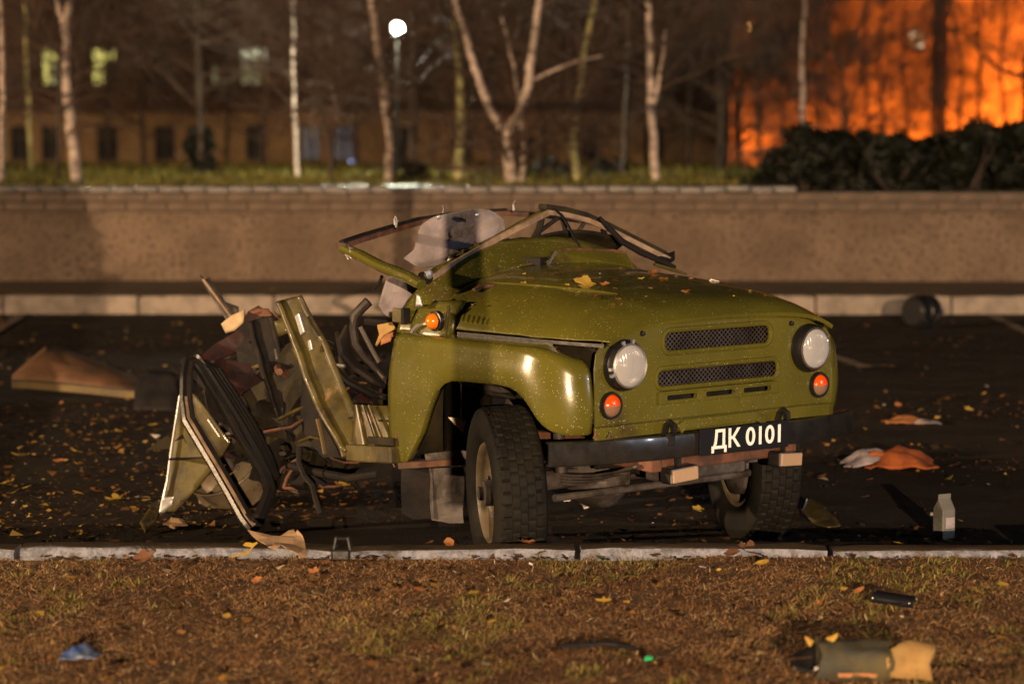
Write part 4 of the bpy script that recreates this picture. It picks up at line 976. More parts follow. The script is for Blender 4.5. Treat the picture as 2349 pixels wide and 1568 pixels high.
# --- wheels
def wheel(name_mat, steer, camber=0.0, tyre=True):
    Mw = name_mat @ Matrix.Rotation(steer, 4, 'Z') @ Matrix.Rotation(camber, 4, 'X') @ Matrix.Rotation(R(-90), 4, 'Z')   # axle +X -> outward (-y)
    root = empty('wheel'); root.parent = car
    Ro, Wd = .362, .215; nseg = 264
    half = [(.205, .055), (.225, .085), (.262, .104), (.30, .112), (.335, .108), (.356, .100), (.368, .094), (.3725, .086)]
    tread = [(.374, .078), (.377, .0765), (.3775, .052), (.373, .0512), (.373, .0475), (.378, .0467), (.3785, .018), (.373, .0172), (.373, .0135), (.378, .0127)]
    prof = half + tread; prof = prof + [(r, -a) for r, a in reversed(prof)]
    n_h = len(half)
    def fr(i, k, r_):
        r = r_ * .3785 / Ro; q = fr0(i, k, r); return r_ - (r - q)
    def fr0(i, k, r):
        if r > .3735:
            ii = i if i < len(prof) / 2 else len(prof) - 1 - i
            if ii < n_h + 3:
                if k % 6 == 0: return r - .007
            elif (k + (2 if ii < n_h + 7 else 4)) % 6 == 0: return r - .0045
        elif .36 < r <= .3725 and k % 8 == 0 and (i <= n_h or i >= len(prof) - n_h - 1): return r - .004
        return r
    tw = MB().lathe([(r * Ro / .3785, a) for r, a in prof], nseg, Mw, fr) if tyre else None
    if tyre:
        tw.f += [(len(prof) - 1) * nseg and (( (len(prof) - 1) * nseg + k), ((len(prof) - 1) * nseg + (k + 1) % nseg), ((k + 1) % nseg), k) for k in range(nseg)]
        tw.build('tyre', M['rubber'], root, smooth=True, angle=32)
    rim = MB().lathe([(.206, .070), (.212, .080), (.208, .086), (.200, .082), (.192, .06), (.183, .035), (.165, .028), (.150, .030), (.132, .044), (.105, .052), (.075, .050), (.060, .046), (.058, .030), (0, .030)], 64, Mw).build('rim', M['rim'], root, smooth=True, angle=50)
    MB().lathe([(.192, .06), (.190, -.08), (.206, -.085)], 48, Mw).build('rim_barrel', M['rim'], root, smooth=True)
    hub = MB().lathe([(.055, .03), (.055, .085), (.050, .095), (.030, .100), (.028, .118), (.012, .122), (0, .122)], 32, Mw).build('hub', M['grey'], root, smooth=True)
    for k in range(5):
        a = 2 * math.pi * k / 5
        MB().lathe([(.011, .048), (.011, .062), (.007, .066), (0, .066)], 6, Mw @ Matrix.Translation((0, .088 * math.cos(a), .088 * math.sin(a)))).build('nut', M['grey'], root)
    for k in range(10):
        a = 2 * math.pi * (k + .5) / 10
        MB().lathe([(.016, .0305), (.0, .0307)], 14, Mw @ Matrix.Translation((.007, .158 * math.cos(a), .158 * math.sin(a)))).build('vent_hole', M['seal'], root)
    MB().lathe([(0, -.02), (.14, -.02), (.15, -.03), (.15, -.09), (.10, -.11), (0, -.11)], 40, Mw).build('brake_drum', M['grey'], root, smooth=True)
    return root
wheel(Matrix.Translation((.015, -.735, .352)), R(-28), R(2))
wheel(Matrix.Translation((.02, .735, .352)) @ Matrix.Rotation(math.pi, 4, 'Z'), R(-24), 0)
rh = cY(524, 1100, 11.95); rh.z = .15
wheel(Matrix.Translation(rh) @ Matrix.Rotation(R(18), 4, 'Z'), 0, R(-48), tyre=False)

# --- chassis, axle, springs, engine
for s_ in (-1, 1):
    MB().sweep([V3(.58, .40 * s_, .52), V3(.3, .40 * s_, .53), V3(-.4, .40 * s_, .50), V3(-1.2, .40 * s_, .47), V3(-1.9, .41 * s_, .44), V3(-2.5, .42 * s_, .42)], [(-.03, -.055), (.03, -.055), (.03, .055), (-.03, .055)]).build('frame_rail', M['rustbrown'], car, bevel=.006)
    for k in range(4):
        L = .52 - k * .10
        MB().sweep([V3(x, .43 * s_, .40 - .012 * k + .10 * (x / .55) ** 2) for x in np.linspace(-L, L, 9)], [(-.028, -.005), (.028, -.005), (.028, .005), (-.028, .005)]).build('leaf_spring', M['grey'], car)
    MB().tube([V3(.10, .50 * s_, .42), V3(.06, .50 * s_, .80)], [.028, .022], 12).build('damper', M['grey'], car, smooth=True)
MB().tube([V3(0, -.62, .375), V3(0, .62, .375)], .042, 14).build('axle_tube', M['grey'], car, smooth=True)
MB().lathe([(.0, -.15), (.08, -.14), (.135, -.06), (.145, 0), (.13, .07), (.07, .13), (0, .14)], 24, Matrix.Translation((.0, -.20, .37))).build('differential', M['grey'], car, smooth=True)
MB().tube([V3(.17, -.60, .33), V3(.18, .60, .33)], .016, 10).build('tie_rod', M['grey'], car, smooth=True)
MB().tube([V3(.26, -.45, .46), V3(.30, .15, .45), V3(.28, .50, .44)], .014, 8).build('drag_link', M['black'], car, smooth=True)
MB().box((.50, 0, .50), (.06, .74, .09)).build('cross_member', M['rustbrown'], car, bevel=.01)
MB().box((.45, -.05, .43), (.1, .5, .05)).build('skid_bar', M['grey'], car, bevel=.01)
MB().box((-.02, 0, .72), (.62, .34, .42)).build('engine_block', M['grey'], car, bevel=.03)
MB().box((-.05, -.02, .46), (.55, .26, .16)).build('oil_sump', M['soot_shade'], car, bevel=.04)
MB().box((-.55, -.02, .52), (.50, .34, .30)).build('gearbox', M['grey'], car, bevel=.05)
MB().box((-.90, -.05, .45), (.30, .40, .28)).build('transfer_case', M['grey'], car, bevel=.05)
MB().lathe([(0, -.25), (.10, -.24), (.115, -.1), (.115, .1), (.10, .24), (0, .25)], 20, Matrix.Translation((-.30, -.50, .82))).build('air_canister', M['grey'], car, smooth=True)
# hanging plates seen through the wheel arch
sheet('splash_plate', [cY(963, 978, 10.75), cY(1028, 975, 10.75), cY(1052, 1000, 10.7), cY(1052, 1050, 10.7), cY(975, 1062, 10.75)], M['grey'], car, .006, .004)
sheet('hanging_plate', [cY(985, 1072, 10.72), cY(1060, 1068, 10.7), cY(1062, 1195, 10.72), cY(1030, 1198, 10.73), cY(990, 1190, 10.76)], M['grey'], car, .006, .012, 8, 3, smooth=False)
sheet('hanging_plate', [cY(918, 1074, 10.85), cY(986, 1072, 10.8), cY(990, 1188, 10.85), cY(950, 1192, 10.88), cY(922, 1178, 10.9)], M['soot_shade'], car, .006, .012, 8, 3, smooth=False)
MB().tube([cY(990, 1075, 10.71), cY(994, 1188, 10.74)], .008, 6).build('plate_fold', M['grey'], car)
MB().bar(cY(915, 1066, 10.78), cY(1062, 1056, 10.72), .05, .03).build('side_bar', M['rustbrown'], car, bevel=.004)
sheet('arch_shred', [cY(1027, 955, 10.5), cY(1070, 957, 10.5), cY(1062, 992, 10.5)], M['paper'], car, .004, .003)
MB().bar(cY(1045, 900, 10.8), cY(1030, 950, 10.75), .05, .02).build('arch_stay', M['grey'], car, bevel=.004)
sheet('arch_cover', [cY(1005, 900, 10.75), cY(1075, 895, 10.75), cY(1120, 935, 10.8), cY(1100, 962, 10.8), cY(1030, 955, 10.75)], M['soot_shade'], car, .006, .008)
# exhaust and floor remains between the axles
MB().tube([cY(870, 1085, 10.9), cY(800, 1095, 11.1), cY(720, 1080, 11.4), cY(640, 1060, 11.8)], .02, 10).build('exhaust_pipe', M['soot_shade'], car, smooth=True)
MB().box((-1.45, 0, .40), (.5, .30, .22)).build('fuel_tank', M['soot_shade'], car, bevel=.05)
# --- sill, floor and torn door jambs
sheet('sill_panel', [cy(812, 925, -.86), cy(845, 928, -.85), cy(903, 930, -.80), cy(906, 1058, -.868), cy(880, 1056, -.87), cy(800, 1046, -.872), cy(808, 1012, -.87)], PI_, car, .01, .003)
for (a, b) in ((818, 836), (832, 862), (846, 880)):
    MB().tube([cy(a, 928, -.868), cy(b, 1018, -.885)], [.007, .009], 6).build('sill_rib', PI_, car, smooth=True)
MB().bar(cy(802, 1036, -.885), cy(906, 1042, -.885), .05, .075).build('sill_beam', PI_, car, bevel=.008)
MB().bar(cy(845, 1008, -.895), cy(904, 1012, -.892), .012, .035).build('sill_tread', PD, car, bevel=.003)
MB().sweep([cy(910, 930, -.868), cy(911, 985, -.874), cy(908, 1020, -.874)], [(-.006, -.004), (.006, -.004), (.006, .004), (-.006, .004)], up=(0, 1, 0)).build('rust_seam', M['rustbrown'], car)
sheet('floor_pan', [V3(-.62, -.84, .60), V3(-.62, .5, .60), V3(-1.3, .5, .56), V3(-1.5, .0, .50), V3(-1.25, -.4, .55), V3(-.95, -.84, .58)], PD, car, .008, .02, cuts=3)
sheet('bulkhead', [V3(-.66, -.78, .60), V3(-.66, .78, .60), V3(-.64, .76, 1.10), V3(-.64, -.30, 1.16), V3(-.66, -.74, 1.00)], M['soot_shade'], car, .008, .015, cuts=3)
# front door jamb pillar: a channel bent out and back
def channel(name, cen, wl, wr, depth, mat_, parent=car, Y=None, flange=.02):
    """cen: list of (u,v,Y,halfwidth in picture units, tilt)"""
    P = []
    for (u, v, Yd, hw) in cen:
        a = cY(u - hw, v + hw * .25, Yd + .03); b = cY(u + hw, v - hw * .25, Yd); mid = (a + b) / 2
        n_ = Vector((0, -1, 0)) @ CARI.to_3x3().transposed() if False else (CARI.to_3x3() @ Vector((0, -1, 0)))
        P.append([a + n_ * depth + (a - b) * .14, a + n_ * depth, a + n_ * (depth * .92) + (b - a) * .06, a + (b - a) * .16, mid + n_ * .004, b + (a - b) * .16, b + n_ * (depth * .92) - (b - a) * .06, b + n_ * depth, b + n_ * depth + (b - a) * .14])
    # resample
    Q = []
    for A, B_ in zip(P, P[1:]):
        for k in range(5): Q.append([x.lerp(y, k / 5) + noise.noise_vector(x.lerp(y, k / 5) * 9) * .006 for x, y in zip(A, B_)])
    Q.append(P[-1]); return grid_mesh(Q).build(name, mat_, parent, smooth=True, solid=.005, angle=40)
jamb = channel('door_jamb', [(662, 684, 11.0, 24), (678, 718, 10.98, 25), (700, 760, 10.95, 27), (718, 800, 10.9, 30), (735, 850, 10.85, 31), (758, 905, 10.8, 31), (788, 965, 10.7, 30), (818, 1025, 10.6, 26)], 0, 0, .03, PI_)
MB().box(cY(690, 742, 10.90), (.04, .02, .10), Matrix.Rotation(R(-28), 3, 'Y')).build('striker_plate', M['bare'], jamb, bevel=.006)
MB().box(cY(714, 790, 10.88), (.025, .02, .05), Matrix.Rotation(R(-20), 3, 'Y')).build('hinge_pin', M['bare'], jamb, bevel=.004)
sheet('jamb_flap', [cY(668, 770, 10.98), cY(690, 760, 10.98), cY(700, 790, 10.96), cY(702, 828, 10.96), cY(685, 828, 10.98), cY(670, 810, 11.0)], PI_, jamb, .005, .012)
sheet('folded_sheet', [cY(690, 815, 11.15), cY(712, 830, 11.1), cY(745, 900, 11.0), cY(790, 985, 10.9), cY(812, 1045, 10.85), cY(745, 1050, 11.0), cY(700, 980, 11.15), cY(690, 900, 11.2)], M['soot_shade'], car, .005, .02, 5, 3, smooth=False)
MB().tube([cY(712, 830, 11.05), cY(722, 850, 11.0), cY(712, 880, 11.05)], .008, 6).build('wire_end', M['bare'], car)
for pts, r_, m_ in (([(765, 940, 10.85), (775, 985, 10.8), (790, 1045, 10.75)], .014, 'goldedge'), ([(728, 960, 11.0), (738, 1000, 10.95), (745, 1040, 10.9)], .01, 'goldedge'), ([(640, 960, 11.3), (690, 935, 11.2), (725, 925, 11.1)], .018, 'paint_worn_shade'), ([(690, 1010, 11.1), (715, 1000, 11.05), (735, 1005, 11.0)], .016, 'paint_worn_shade')):
    MB().tube([cY(*p) for p in pts], r_, 8, flat=.5).build('bent_strip', M[m_], car, smooth=True)
# cabin: hoses, straps and rods hanging in the door opening
MB().tube([cY(845, 690, 11.0), cY(815, 720, 11.0), cY(808, 750, 11.0), cY(815, 790, 10.98), cY(835, 820, 10.95), cY(865, 850, 10.9), cY(885, 870, 10.85)], [.05, .048, .045, .04, .036, .03, .026], 10, flat=.5).build('bent_strap', M['grey'], car, smooth=True)
MB().tube([cY(800, 745, 11.1), cY(785, 780, 11.1), cY(790, 810, 11.08), cY(815, 840, 11.05), cY(850, 865, 11.0), cY(880, 885, 10.95)], [.02, .03, .032, .03, .026, .022], 8, flat=.6).build('hose', M['soot_shade'], car, smooth=True)
MB().tube([cY(826, 748, 10.9), cY(850, 795, 10.9), cY(870, 830, 10.88)], .011, 8).build('rod', M['grey'], car, smooth=True)
MB().tube([cY(742, 800, 10.95), cY(765, 840, 10.92), cY(800, 875, 10.9), cY(860, 905, 10.85), cY(885, 910, 10.8)], [.012, .022, .026, .028, .02], 8, flat=.6).build('hose', M['seal'], car, smooth=True)
MB().tube([cY(750, 835, 11.3), cY(790, 838, 11.25)], .008, 6).build('bright_rod', M['bare'], car)
MB().tube([cY(835, 735, 11.6), cY(900, 742, 11.6), cY(935, 738, 11.6)], .022, 8).build('cross_tube', M['soot_shade'], car)
sheet('foam_scrap', [cY(862, 745, 11.3), cY(895, 735, 11.3), cY(905, 750, 11.3), cY(880, 765, 11.3), cY(862, 790, 11.3), cY(870, 765, 11.32)], M['tan'], car, .01, .012, smooth=False)
sheet('foam_scrap', [cY(875, 770, 11.35), cY(905, 760, 11.35), cY(900, 782, 11.35), cY(872, 790, 11.35)], M['leaf_o'], car, .01, .01)
for k in range(14):
    random.seed(300 + k); u = random.uniform(640, 890); v = random.uniform(860, 1030); Yd = 11.1 + random.uniform(0, .6)
    a = cY(u, v, Yd); pts = branch_path(a, (random.gauss(0, 1), random.gauss(0, 1), random.gauss(0, .5)), random.uniform(.15, .4), 5, .3)
    MB().tube(pts, random.uniform(.006, .02), 6, flat=random.uniform(.4, 1)).build('twisted_scrap', M[random.choice(['soot_shade', 'soot_shade', 'paint_dark', 'soot_shade', 'rustbrown'])], car, smooth=True)
# middle: collapsed body side, second pillar, maroon scorched sheet, cream flap
sheet('rear_side_panel', [cY(545, 860, 12.0), cY(600, 838, 11.9), cY(655, 832, 11.8), cY(668, 900, 11.7), cY(655, 960, 11.7), cY(600, 1000, 11.8), cY(520, 1010, 11.9), cY(500, 920, 12.0)], PD, car, .006, .03, 3, 3, smooth=False)
MB().tube([cY(545, 862, 11.95), cY(575, 842, 11.9), cY(625, 830, 11.85)], .01, 6).build('torn_edge', M['goldedge'], car)
channel('rear_pillar', [(598, 728, 11.9, 22), (606, 765, 11.88, 24), (618, 810, 11.85, 22), (628, 860, 11.8, 19), (640, 910, 11.75, 15), (648, 950, 11.7, 9)], 0, 0, .035, M['soot_shade'])
MB().tube([cY(632, 800, 11.7), cY(645, 860, 11.65), cY(655, 920, 11.6)], [.01, .012, .01], 6).build('edge_strip', M['grey'], car, smooth=True)
sheet('scorched_sheet', [cY(572, 712, 12.0), cY(600, 700, 12.0), cY(630, 716, 11.95), cY(640, 755, 11.9), cY(615, 765, 11.9), cY(575, 770, 11.95), cY(530, 805, 12.0), cY(470, 838, 12.05), cY(462, 822, 12.1), cY(500, 785, 12.1), cY(545, 752, 12.05)], M['rust'], car, .006, .025, 6, 3, smooth=False)
sheet('crust_rim', [cY(572, 714, 11.95), cY(590, 702, 11.95), cY(618, 704, 11.93), cY(628, 722, 11.9), cY(600, 724, 11.92)], M['rustbrown'], car, .01, .012)
MB().tube([cY(628, 715, 11.9), cY(638, 728, 11.88), cY(652, 738, 11.86)], .008, 6).build('bent_wire', M['rustbrown'], car)
sheet('cream_flap', [cY(510, 742, 11.95), cY(530, 722, 11.93), cY(558, 708, 11.9), cY(556, 738, 11.9), cY(540, 756, 11.92), cY(518, 764, 11.95)], M['cream'], car, .01, .012, 9)
sheet('torn_strip', [cY(459, 633, 12.4), cY(472, 644, 12.4), cY(482, 636, 12.4), cY(500, 662, 12.35), cY(520, 690, 12.3), cY(550, 700, 12.25), cY(548, 725, 12.2), cY(520, 738, 12.2), cY(495, 690, 12.3), cY(478, 665, 12.35)], M['grey'], car, .008, .012, 7, 2)
MB().tube([cY(466, 640, 12.38), cY(500, 685, 12.3), cY(530, 725, 12.2)], .008, 6).build('strip_fold', M['beige'], car)
sheet('inner_strip', [cY(540, 800, 11.95), cY(560, 785, 11.95), cY(590, 790, 11.93), cY(600, 830, 11.9), cY(575, 870, 11.9), cY(558, 862, 11.92)], PD, car, .006, .02, 6, 2, smooth=False)
sheet('bracket_sheet', [cY(630, 735, 11.6), cY(655, 728, 11.6), cY(662, 760, 11.58), cY(640, 772, 11.6)], PI_, car, .006, .008)
sheet('door_lower_sheet', [cY(395, 838, 12.1), cY(415, 845, 12.1), cY(480, 850, 12.0), cY(545, 900, 11.9), cY(600, 990, 11.8), cY(640, 1060, 11.75), cY(560, 1030, 11.85), cY(470, 900, 12.0)], M['soot_shade'], car, .006, .03, 5, 3, smooth=False)
for k in range(22):
    random.seed(500 + k); u = random.uniform(480, 800); v = random.uniform(960, 1090); Yd = 11.6 + random.uniform(0, .9)
    a = cY(u, v, Yd); w_ = random.uniform(.06, .18)
    pts = [a + Vector((random.gauss(0, w_), random.gauss(0, w_), random.gauss(0, w_ * .6))) for _ in range(4)]
    sheet('twisted_scrap', pts, M[random.choice(['soot_shade', 'paint_dark', 'paint_dark', 'soot_shade', 'rust'])], car, .006, .02, 8, 1, smooth=False)
MB().tube([V3(-2.25, -.62, .33), V3(-2.25, .62, .36)], .045, 12).build('rear_axle', M['grey'], car, smooth=True)

def jag(a, w_, n=7):
    u1 = Vector((random.gauss(0, 1), random.gauss(0, 1), random.gauss(0, 1))).normalized(); u2 = u1.cross(Vector((random.gauss(0, 1), random.gauss(0, 1), random.gauss(0, 1)))).normalized()
    el = random.uniform(.3, 1.0)
    return [a + (u1 * math.cos(6.283 * k / n) + u2 * math.sin(6.283 * k / n) * el) * w_ * random.uniform(.45, 1.2) for k in range(n)]
for k in range(64):
    random.seed(800 + k); t = random.random(); u = random.uniform(490, 700) if k % 3 else random.uniform(650, 880)
    v = random.uniform(800, 1075) if k % 3 else random.uniform(880, 1075); Yd = random.uniform(11.5, 12.7) if u < 700 else random.uniform(11.2, 12.4)
    a = cY(u, v, Yd)
    if a.z < .12: a.z = random.uniform(.12, .3)
    sheet('twisted_scrap', jag(a, random.uniform(.06, .20)), M[random.choice(['soot_shade', 'soot_shade', 'soot_shade', 'paint_dark', 'paint_dark', 'rust'])], car, .005, .03, 9, 2, smooth=False)
for k in range(26):
    random.seed(900 + k); u = random.uniform(480, 880); v = random.uniform(780, 1080); Yd = random.uniform(11.3, 12.5)
    a = cY(u, v, Yd); pts = branch_path(a, (random.gauss(0, 1), random.gauss(0, 1), random.gauss(0, .8)), random.uniform(.12, .45), 7, .45)
    for p in pts: p.z = max(p.z, .02)
    MB().tube(pts, random.uniform(.003, .009), 6).build('torn_wire', M[random.choice(['soot_shade', 'seal', 'rustbrown', 'grey'])], car, smooth=True)
# torn metal edges along the open rear of the cowl and wing
for k in range(16):
    random.seed(950 + k); t = random.random()
    a = V3(-.655 + random.uniform(-.02, .01), random.uniform(-.74, .7), 0); w = interp(a.x, [(-.66, .79), (-.47, .752)]); uu = min(.98, abs(a.y) / w); a = cowl_pt(-.655, (1 - (1 - uu) ** (1 / 1.9)) * (1 if a.y > 0 else -1))
    sheet('torn_lip', [a, a + V3(-.03, .03, random.uniform(-.03, .02)), a + V3(-.06, .01, random.uniform(-.05, .02)), a + V3(-.02, -.03, random.uniform(-.02, .0))], M[random.choice(['paint_dark', 'bare', 'paint_worn_shade'])], car, .004, .008, 14, 1)
# --- windscreen frame: folded over the cowl in an inverted V
ws = MB()
A0 = cy(788, 568, -.80); A1 = cy(870, 608, -.79); A2 = cy(940, 636, -.78); A3 = cy(966, 652, -.77)
frm = MB().tube([A0, A0.lerp(A1, .5) + V3(0, 0, .004), A1, A2, A3], [.03, .031, .032, .034, .03], 10, flat=.75).build('windscreen_frame', PA, car, smooth=True)
TR = cx(1255, 486, -.66); TL = cx(985, 636, -.62); TE = cx(1545, 592, -.58)
bandL = [TL.lerp(TR, t) + V3(-.02, 0, .012 * math.sin(math.pi * t)) for t in np.linspace(0, 1, 9)]
sheet('frame_band', [cx(968, 640, -.66), cx(1000, 612, -.68), cx(1080, 570, -.70), cx(1180, 515, -.72), cx(1245, 480, -.72), cx(1256, 486, -.68), cx(1160, 540, -.67), cx(1060, 592, -.65), cx(988, 636, -.63), cx(966, 655, -.63)], PA, frm, .012, .004, 6, 2)
MB().sweep([TL.lerp(TR, t) + V3(.01, 0, .01 * math.sin(math.pi * t)) for t in np.linspace(0, 1, 10)], [(-.008, -.012), (.008, -.012), (.008, .012), (-.008, .012)]).build('glass_seal', M['beige'], frm)
rp = [cx(1255, 486, -.66), cx(1300, 492, -.655), cx(1350, 505, -.65), cx(1400, 527, -.64), cx(1450, 552, -.62), cx(1500, 577, -.60), cx(1535, 594, -.58)]
MB().sweep(rp, [(-.008, -.011), (.008, -.011), (.008, .011), (-.008, .011)]).build('glass_seal', M['beige'], frm)
MB().sweep([p + V3(-.06, .02, .025) for p in rp], [(-.03, -.014), (.03, -.014), (.03, .012), (-.03, .012)]).build('frame_bar', PD, frm, bevel=.004)
MB().tube([cx(1375, 498, -.60), cx(1395, 520, -.60), cx(1425, 552, -.58), cx(1470, 578, -.57), cx(1515, 597, -.55), cx(1548, 612, -.53)], [.008, .014, .016, .016, .014, .010], 8).build('loose_rubber', M['soot_shade'], frm, smooth=True)
MB().tube([cx(1270, 478, -.66), cx(1288, 492, -.62), cx(1305, 520, -.60), cx(1318, 548, -.58), cx(1335, 572, -.56)], [.006, .01, .01, .008, .006], 8, flat=.5).build('wiper_arm', M['soot_shade'], frm, smooth=True)
MB().tube([cx(1242, 500, -.70), cx(1236, 525, -.70), cx(1226, 548, -.69)], [.016, .016, .02], 8).build('stay', M['soot_shade'], frm, smooth=True)
MB().tube([cx(1278, 500, -.70), cx(1240, 528, -.70)], .011, 8).build('stay', M['soot_shade'], frm, smooth=True)
MB().tube([cx(1290, 502, -.70), cx(1297, 530, -.70)], .012, 8).build('stay', M['soot_shade'], frm, smooth=True)
MB().tube([cx(1382, 525, -.70), cx(1390, 545, -.70)], .013, 8).build('stay', M['soot_shade'], frm, smooth=True)
MB().tube([cx(1340, 510, -.72), cx(1318, 540, -.72)], .010, 8).build('stay', M['grey'], frm, smooth=True)
# far rail of the frame, running behind the seat
rail = [cy(783, 562, -.82), cy(830, 546, -.66), cy(890, 528, -.40), cy(960, 508, -.10), cy(1060, 493, .20), cy(1160, 487, .45), cy(1260, 494, .70), cy(1370, 510, .98)]
MB().sweep(rail, [(-.02, -.014), (.02, -.014), (.022, .010), (-.018, .014)]).build('upper_rail', M['rustbrown'], frm, bevel=.003)
MB().sweep([p + V3(0, 0, .016) for p in rail[:6]], [(-.012, -.004), (.012, -.004), (.012, .006), (-.012, .006)]).build('rail_trim', M['soot_shade'], frm)
for i, (u, v, hgt_) in enumerate(((908, 520, .05), (906, 515, .04), (1016, 487, .035), (1178, 482, .05))):
    q = cy(u, v, (-.5, -.5, -.15, .35)[i]); MB().tube([q, q + V3(random.gauss(0, .006), 0, hgt_ * .6), q + V3(random.gauss(0, .01), 0, hgt_)], [.006, .005, .003], 6).build('stud', M['bare'], frm)
# shreds of bright metal at the broken corner
for (a, b, c_) in (((780, 566), (800, 560), (796, 574)), ((786, 575), (802, 580), (798, 596)), ((800, 562), (812, 566), (804, 578)), ((790, 578), (800, 574), (808, 590))):
    sheet('metal_shred', [cy(*a, -.81), cy(*b, -.80), cy(*c_, -.82)], M['bare'], frm, .004, .006, 12)
MB().box(cx(975, 636, -.60), (.05, .06, .04), Matrix.Rotation(.6, 3, 'Y')).build('corner_bolt', M['soot_shade'], frm, bevel=.012)
MB().lathe([(.02, 0), (.02, .015), (.008, .02), (0, .02)], 10, Matrix.Translation(cx(980, 628, -.58))).build('bolt_head', M['bare'], frm, smooth=True)
sheet('corner_wreckage', [cx(1505, 600, -.55), cx(1520, 580, -.6), cx(1545, 575, -.6), cx(1550, 592, -.56), cx(1535, 606, -.53)], M['soot_shade'], frm, .01, .02, 9, 2)
MB().tube([cx(1500, 605, -.5), cx(1535, 615, -.47), cx(1575, 628, -.43)], [.012, .016, .008], 8, flat=.6).build('corner_bracket', PI_, frm, smooth=True)

# --- seat remains thrown up under the frame
def cushion(name, outline, Y0, thick, mat_, r=.03):
    pts = [cY(u, v, Y0) for u, v in outline]; vd = CARI.to_3x3() @ Vector((.45, 1, -.2)).normalized()
    cen = sum(pts, Vector()) / len(pts); n = len(pts); rows = []
    for (dep, sc) in ((0.0, .0), (.004, .55), (.0, .86), (.02, .965), (.045, 1.0), (thick * .6, 1.0), (thick - .03, .985), (thick, .93), (thick, .0)):
        rows.append([cen + (p - cen) * sc + vd * dep + noise.noise_vector(p * 5 + Vector((dep * 9, 0, 0))) * .008 for p in pts])
    Q = [r_ + [r_[0]] for r_ in rows]
    return grid_mesh(Q).build(name, mat_, car, smooth=True, sub=1, angle=180)
def dense(ol, k=3):
    out = []
    for a, b in zip(ol, ol[1:] + ol[:1]):
        for i in range(k): out.append((lerp(a[0], b[0], i / k), lerp(a[1], b[1], i / k)))
    return out
so_ = cushion('seat_back', dense([(918, 592), (942, 572), (948, 540), (958, 512), (985, 492), (1030, 484), (1075, 477), (1112, 477), (1132, 492), (1138, 516), (1130, 545), (1085, 575), (1030, 592), (985, 605), (945, 608)]), 11.14, .15, M['seat'])
for u, v in ((1095, 492), (1006, 497)): MB().lathe([(.012, 0), (.009, .008), (0, .01)], 10, Matrix.Translation(cY(u, v, 11.12))).build('seat_stud', M['bare'], so_, smooth=True)
cushion('seat_cushion', dense([(862, 700), (872, 660), (882, 632), (905, 618), (930, 628), (944, 655), (942, 700), (915, 722), (880, 722)]), 11.25, .2, M['seat'])
MB().tube([cY(856, 662, 11.2), cY(870, 648, 11.18), cY(876, 632, 11.2)], .008, 6).build('seat_wire', M['soot_shade'], car)

# ------------------------------------------------------------------ blown-off door leaning beside the wreck (in the world frame)
door = empty('car_door', atZ(575, 1215, 0)); tag(door, 'torn off olive car door with black rubber window frame standing on its corner', 'door')
D0 = Vector(door.location)
def dY(u, v, Y): return atY(u, v, Y) - D0
ring = [(433, 826, 11.55), (427, 860, 11.5), (426, 915, 11.45), (432, 962, 11.4), (452, 995, 11.36), (490, 1058, 11.28), (530, 1128, 11.2), (562, 1185, 11.13), (578, 1206, 11.1), (592, 1192, 11.12), (606, 1160, 11.18), (620, 1122, 11.25), (612, 1092, 11.3), (585, 1045, 11.36), (540, 968, 11.45), (495, 893, 11.52), (465, 845, 11.56), (448, 822, 11.57)]
R_ = []
for a, b in zip(ring, ring[1:] + ring[:1]):
    for k in range(4): R_.append(tuple(lerp(a[i], b[i], k / 4) for i in range(3)))
ringw = [dY(*p) for p in R_]
nrm = (ringw[20] - ringw[0]).cross(ringw[50] - ringw[0]).normalized()
if nrm.y > 0: nrm = -nrm
MB().sweep(ringw, [(-.030, -.022), (.028, -.022), (.030, .004), (.018, .020), (.004, .012), (-.010, .022), (-.030, .018)], up=nrm, closed=True).build('window_frame', M['seal'], door, smooth=True, angle=30)
cen = sum(ringw, Vector()) / len(ringw)
def inset(ps, d): return [p + (cen - p).normalized() * d for p in ps]
MB().sweep(inset([p + nrm * .022 for p in ringw], .020), [(-.009, -.006), (.009, -.006), (.009, .006), (-.009, .006)], up=nrm, closed=True).build('inner_seal', M['soot_shade'], door)
MB().sweep([p + nrm * .024 - (cen - p).normalized() * .004 for p in ringw[8:34]], [(-.006, -.004), (.006, -.004), (.006, .005), (-.006, .005)], up=nrm).build('bright_trim', M['beige'], door)
wide = [dY(448, 826, 11.6), dY(478, 845, 11.62), dY(520, 905, 11.58), dY(575, 990, 11.5), dY(628, 1085, 11.4), dY(634, 1118, 11.35), dY(616, 1112, 11.36), dY(560, 1010, 11.46), dY(500, 905, 11.55), dY(458, 850, 11.6)]
sheet('frame_flank', wide, M['seal'], door, .012, .006, 6, 2)
for q_ in range(4):
    o9 = 7 + q_ * 8.5
    MB().tube([dY(446 + o9 * .7, 828 + o9 * .1, 11.57 + .01 * q_), dY(470 + o9, 850, 11.56 + .01 * q_), dY(503 + o9, 900, 11.52 + .01 * q_), dY(548 + o9, 972, 11.45 + .01 * q_), dY(592 + o9 * .8, 1046, 11.37 + .01 * q_), dY(618 + o9 * .5, 1096, 11.31 + .01 * q_)], .022 - .001 * q_, 8).build('frame_ridge', M['seal'] if q_ != 1 else M['soot_shade'], door, smooth=True)
sheet('door_panel', [dY(412, 905, 11.72), dY(400, 960, 11.74), dY(390, 1040, 11.75), dY(378, 1120, 11.76), dY(366, 1172, 11.76), dY(400, 1172, 11.74), dY(452, 1118, 11.7), dY(498, 1062, 11.66), dY(530, 1010, 11.62), dY(512, 990, 11.62), dY(470, 930, 11.66), dY(440, 890, 11.7)], PI_, door, .014, .008, 4, 3)  # darker paint puts the shade into the panel's colour
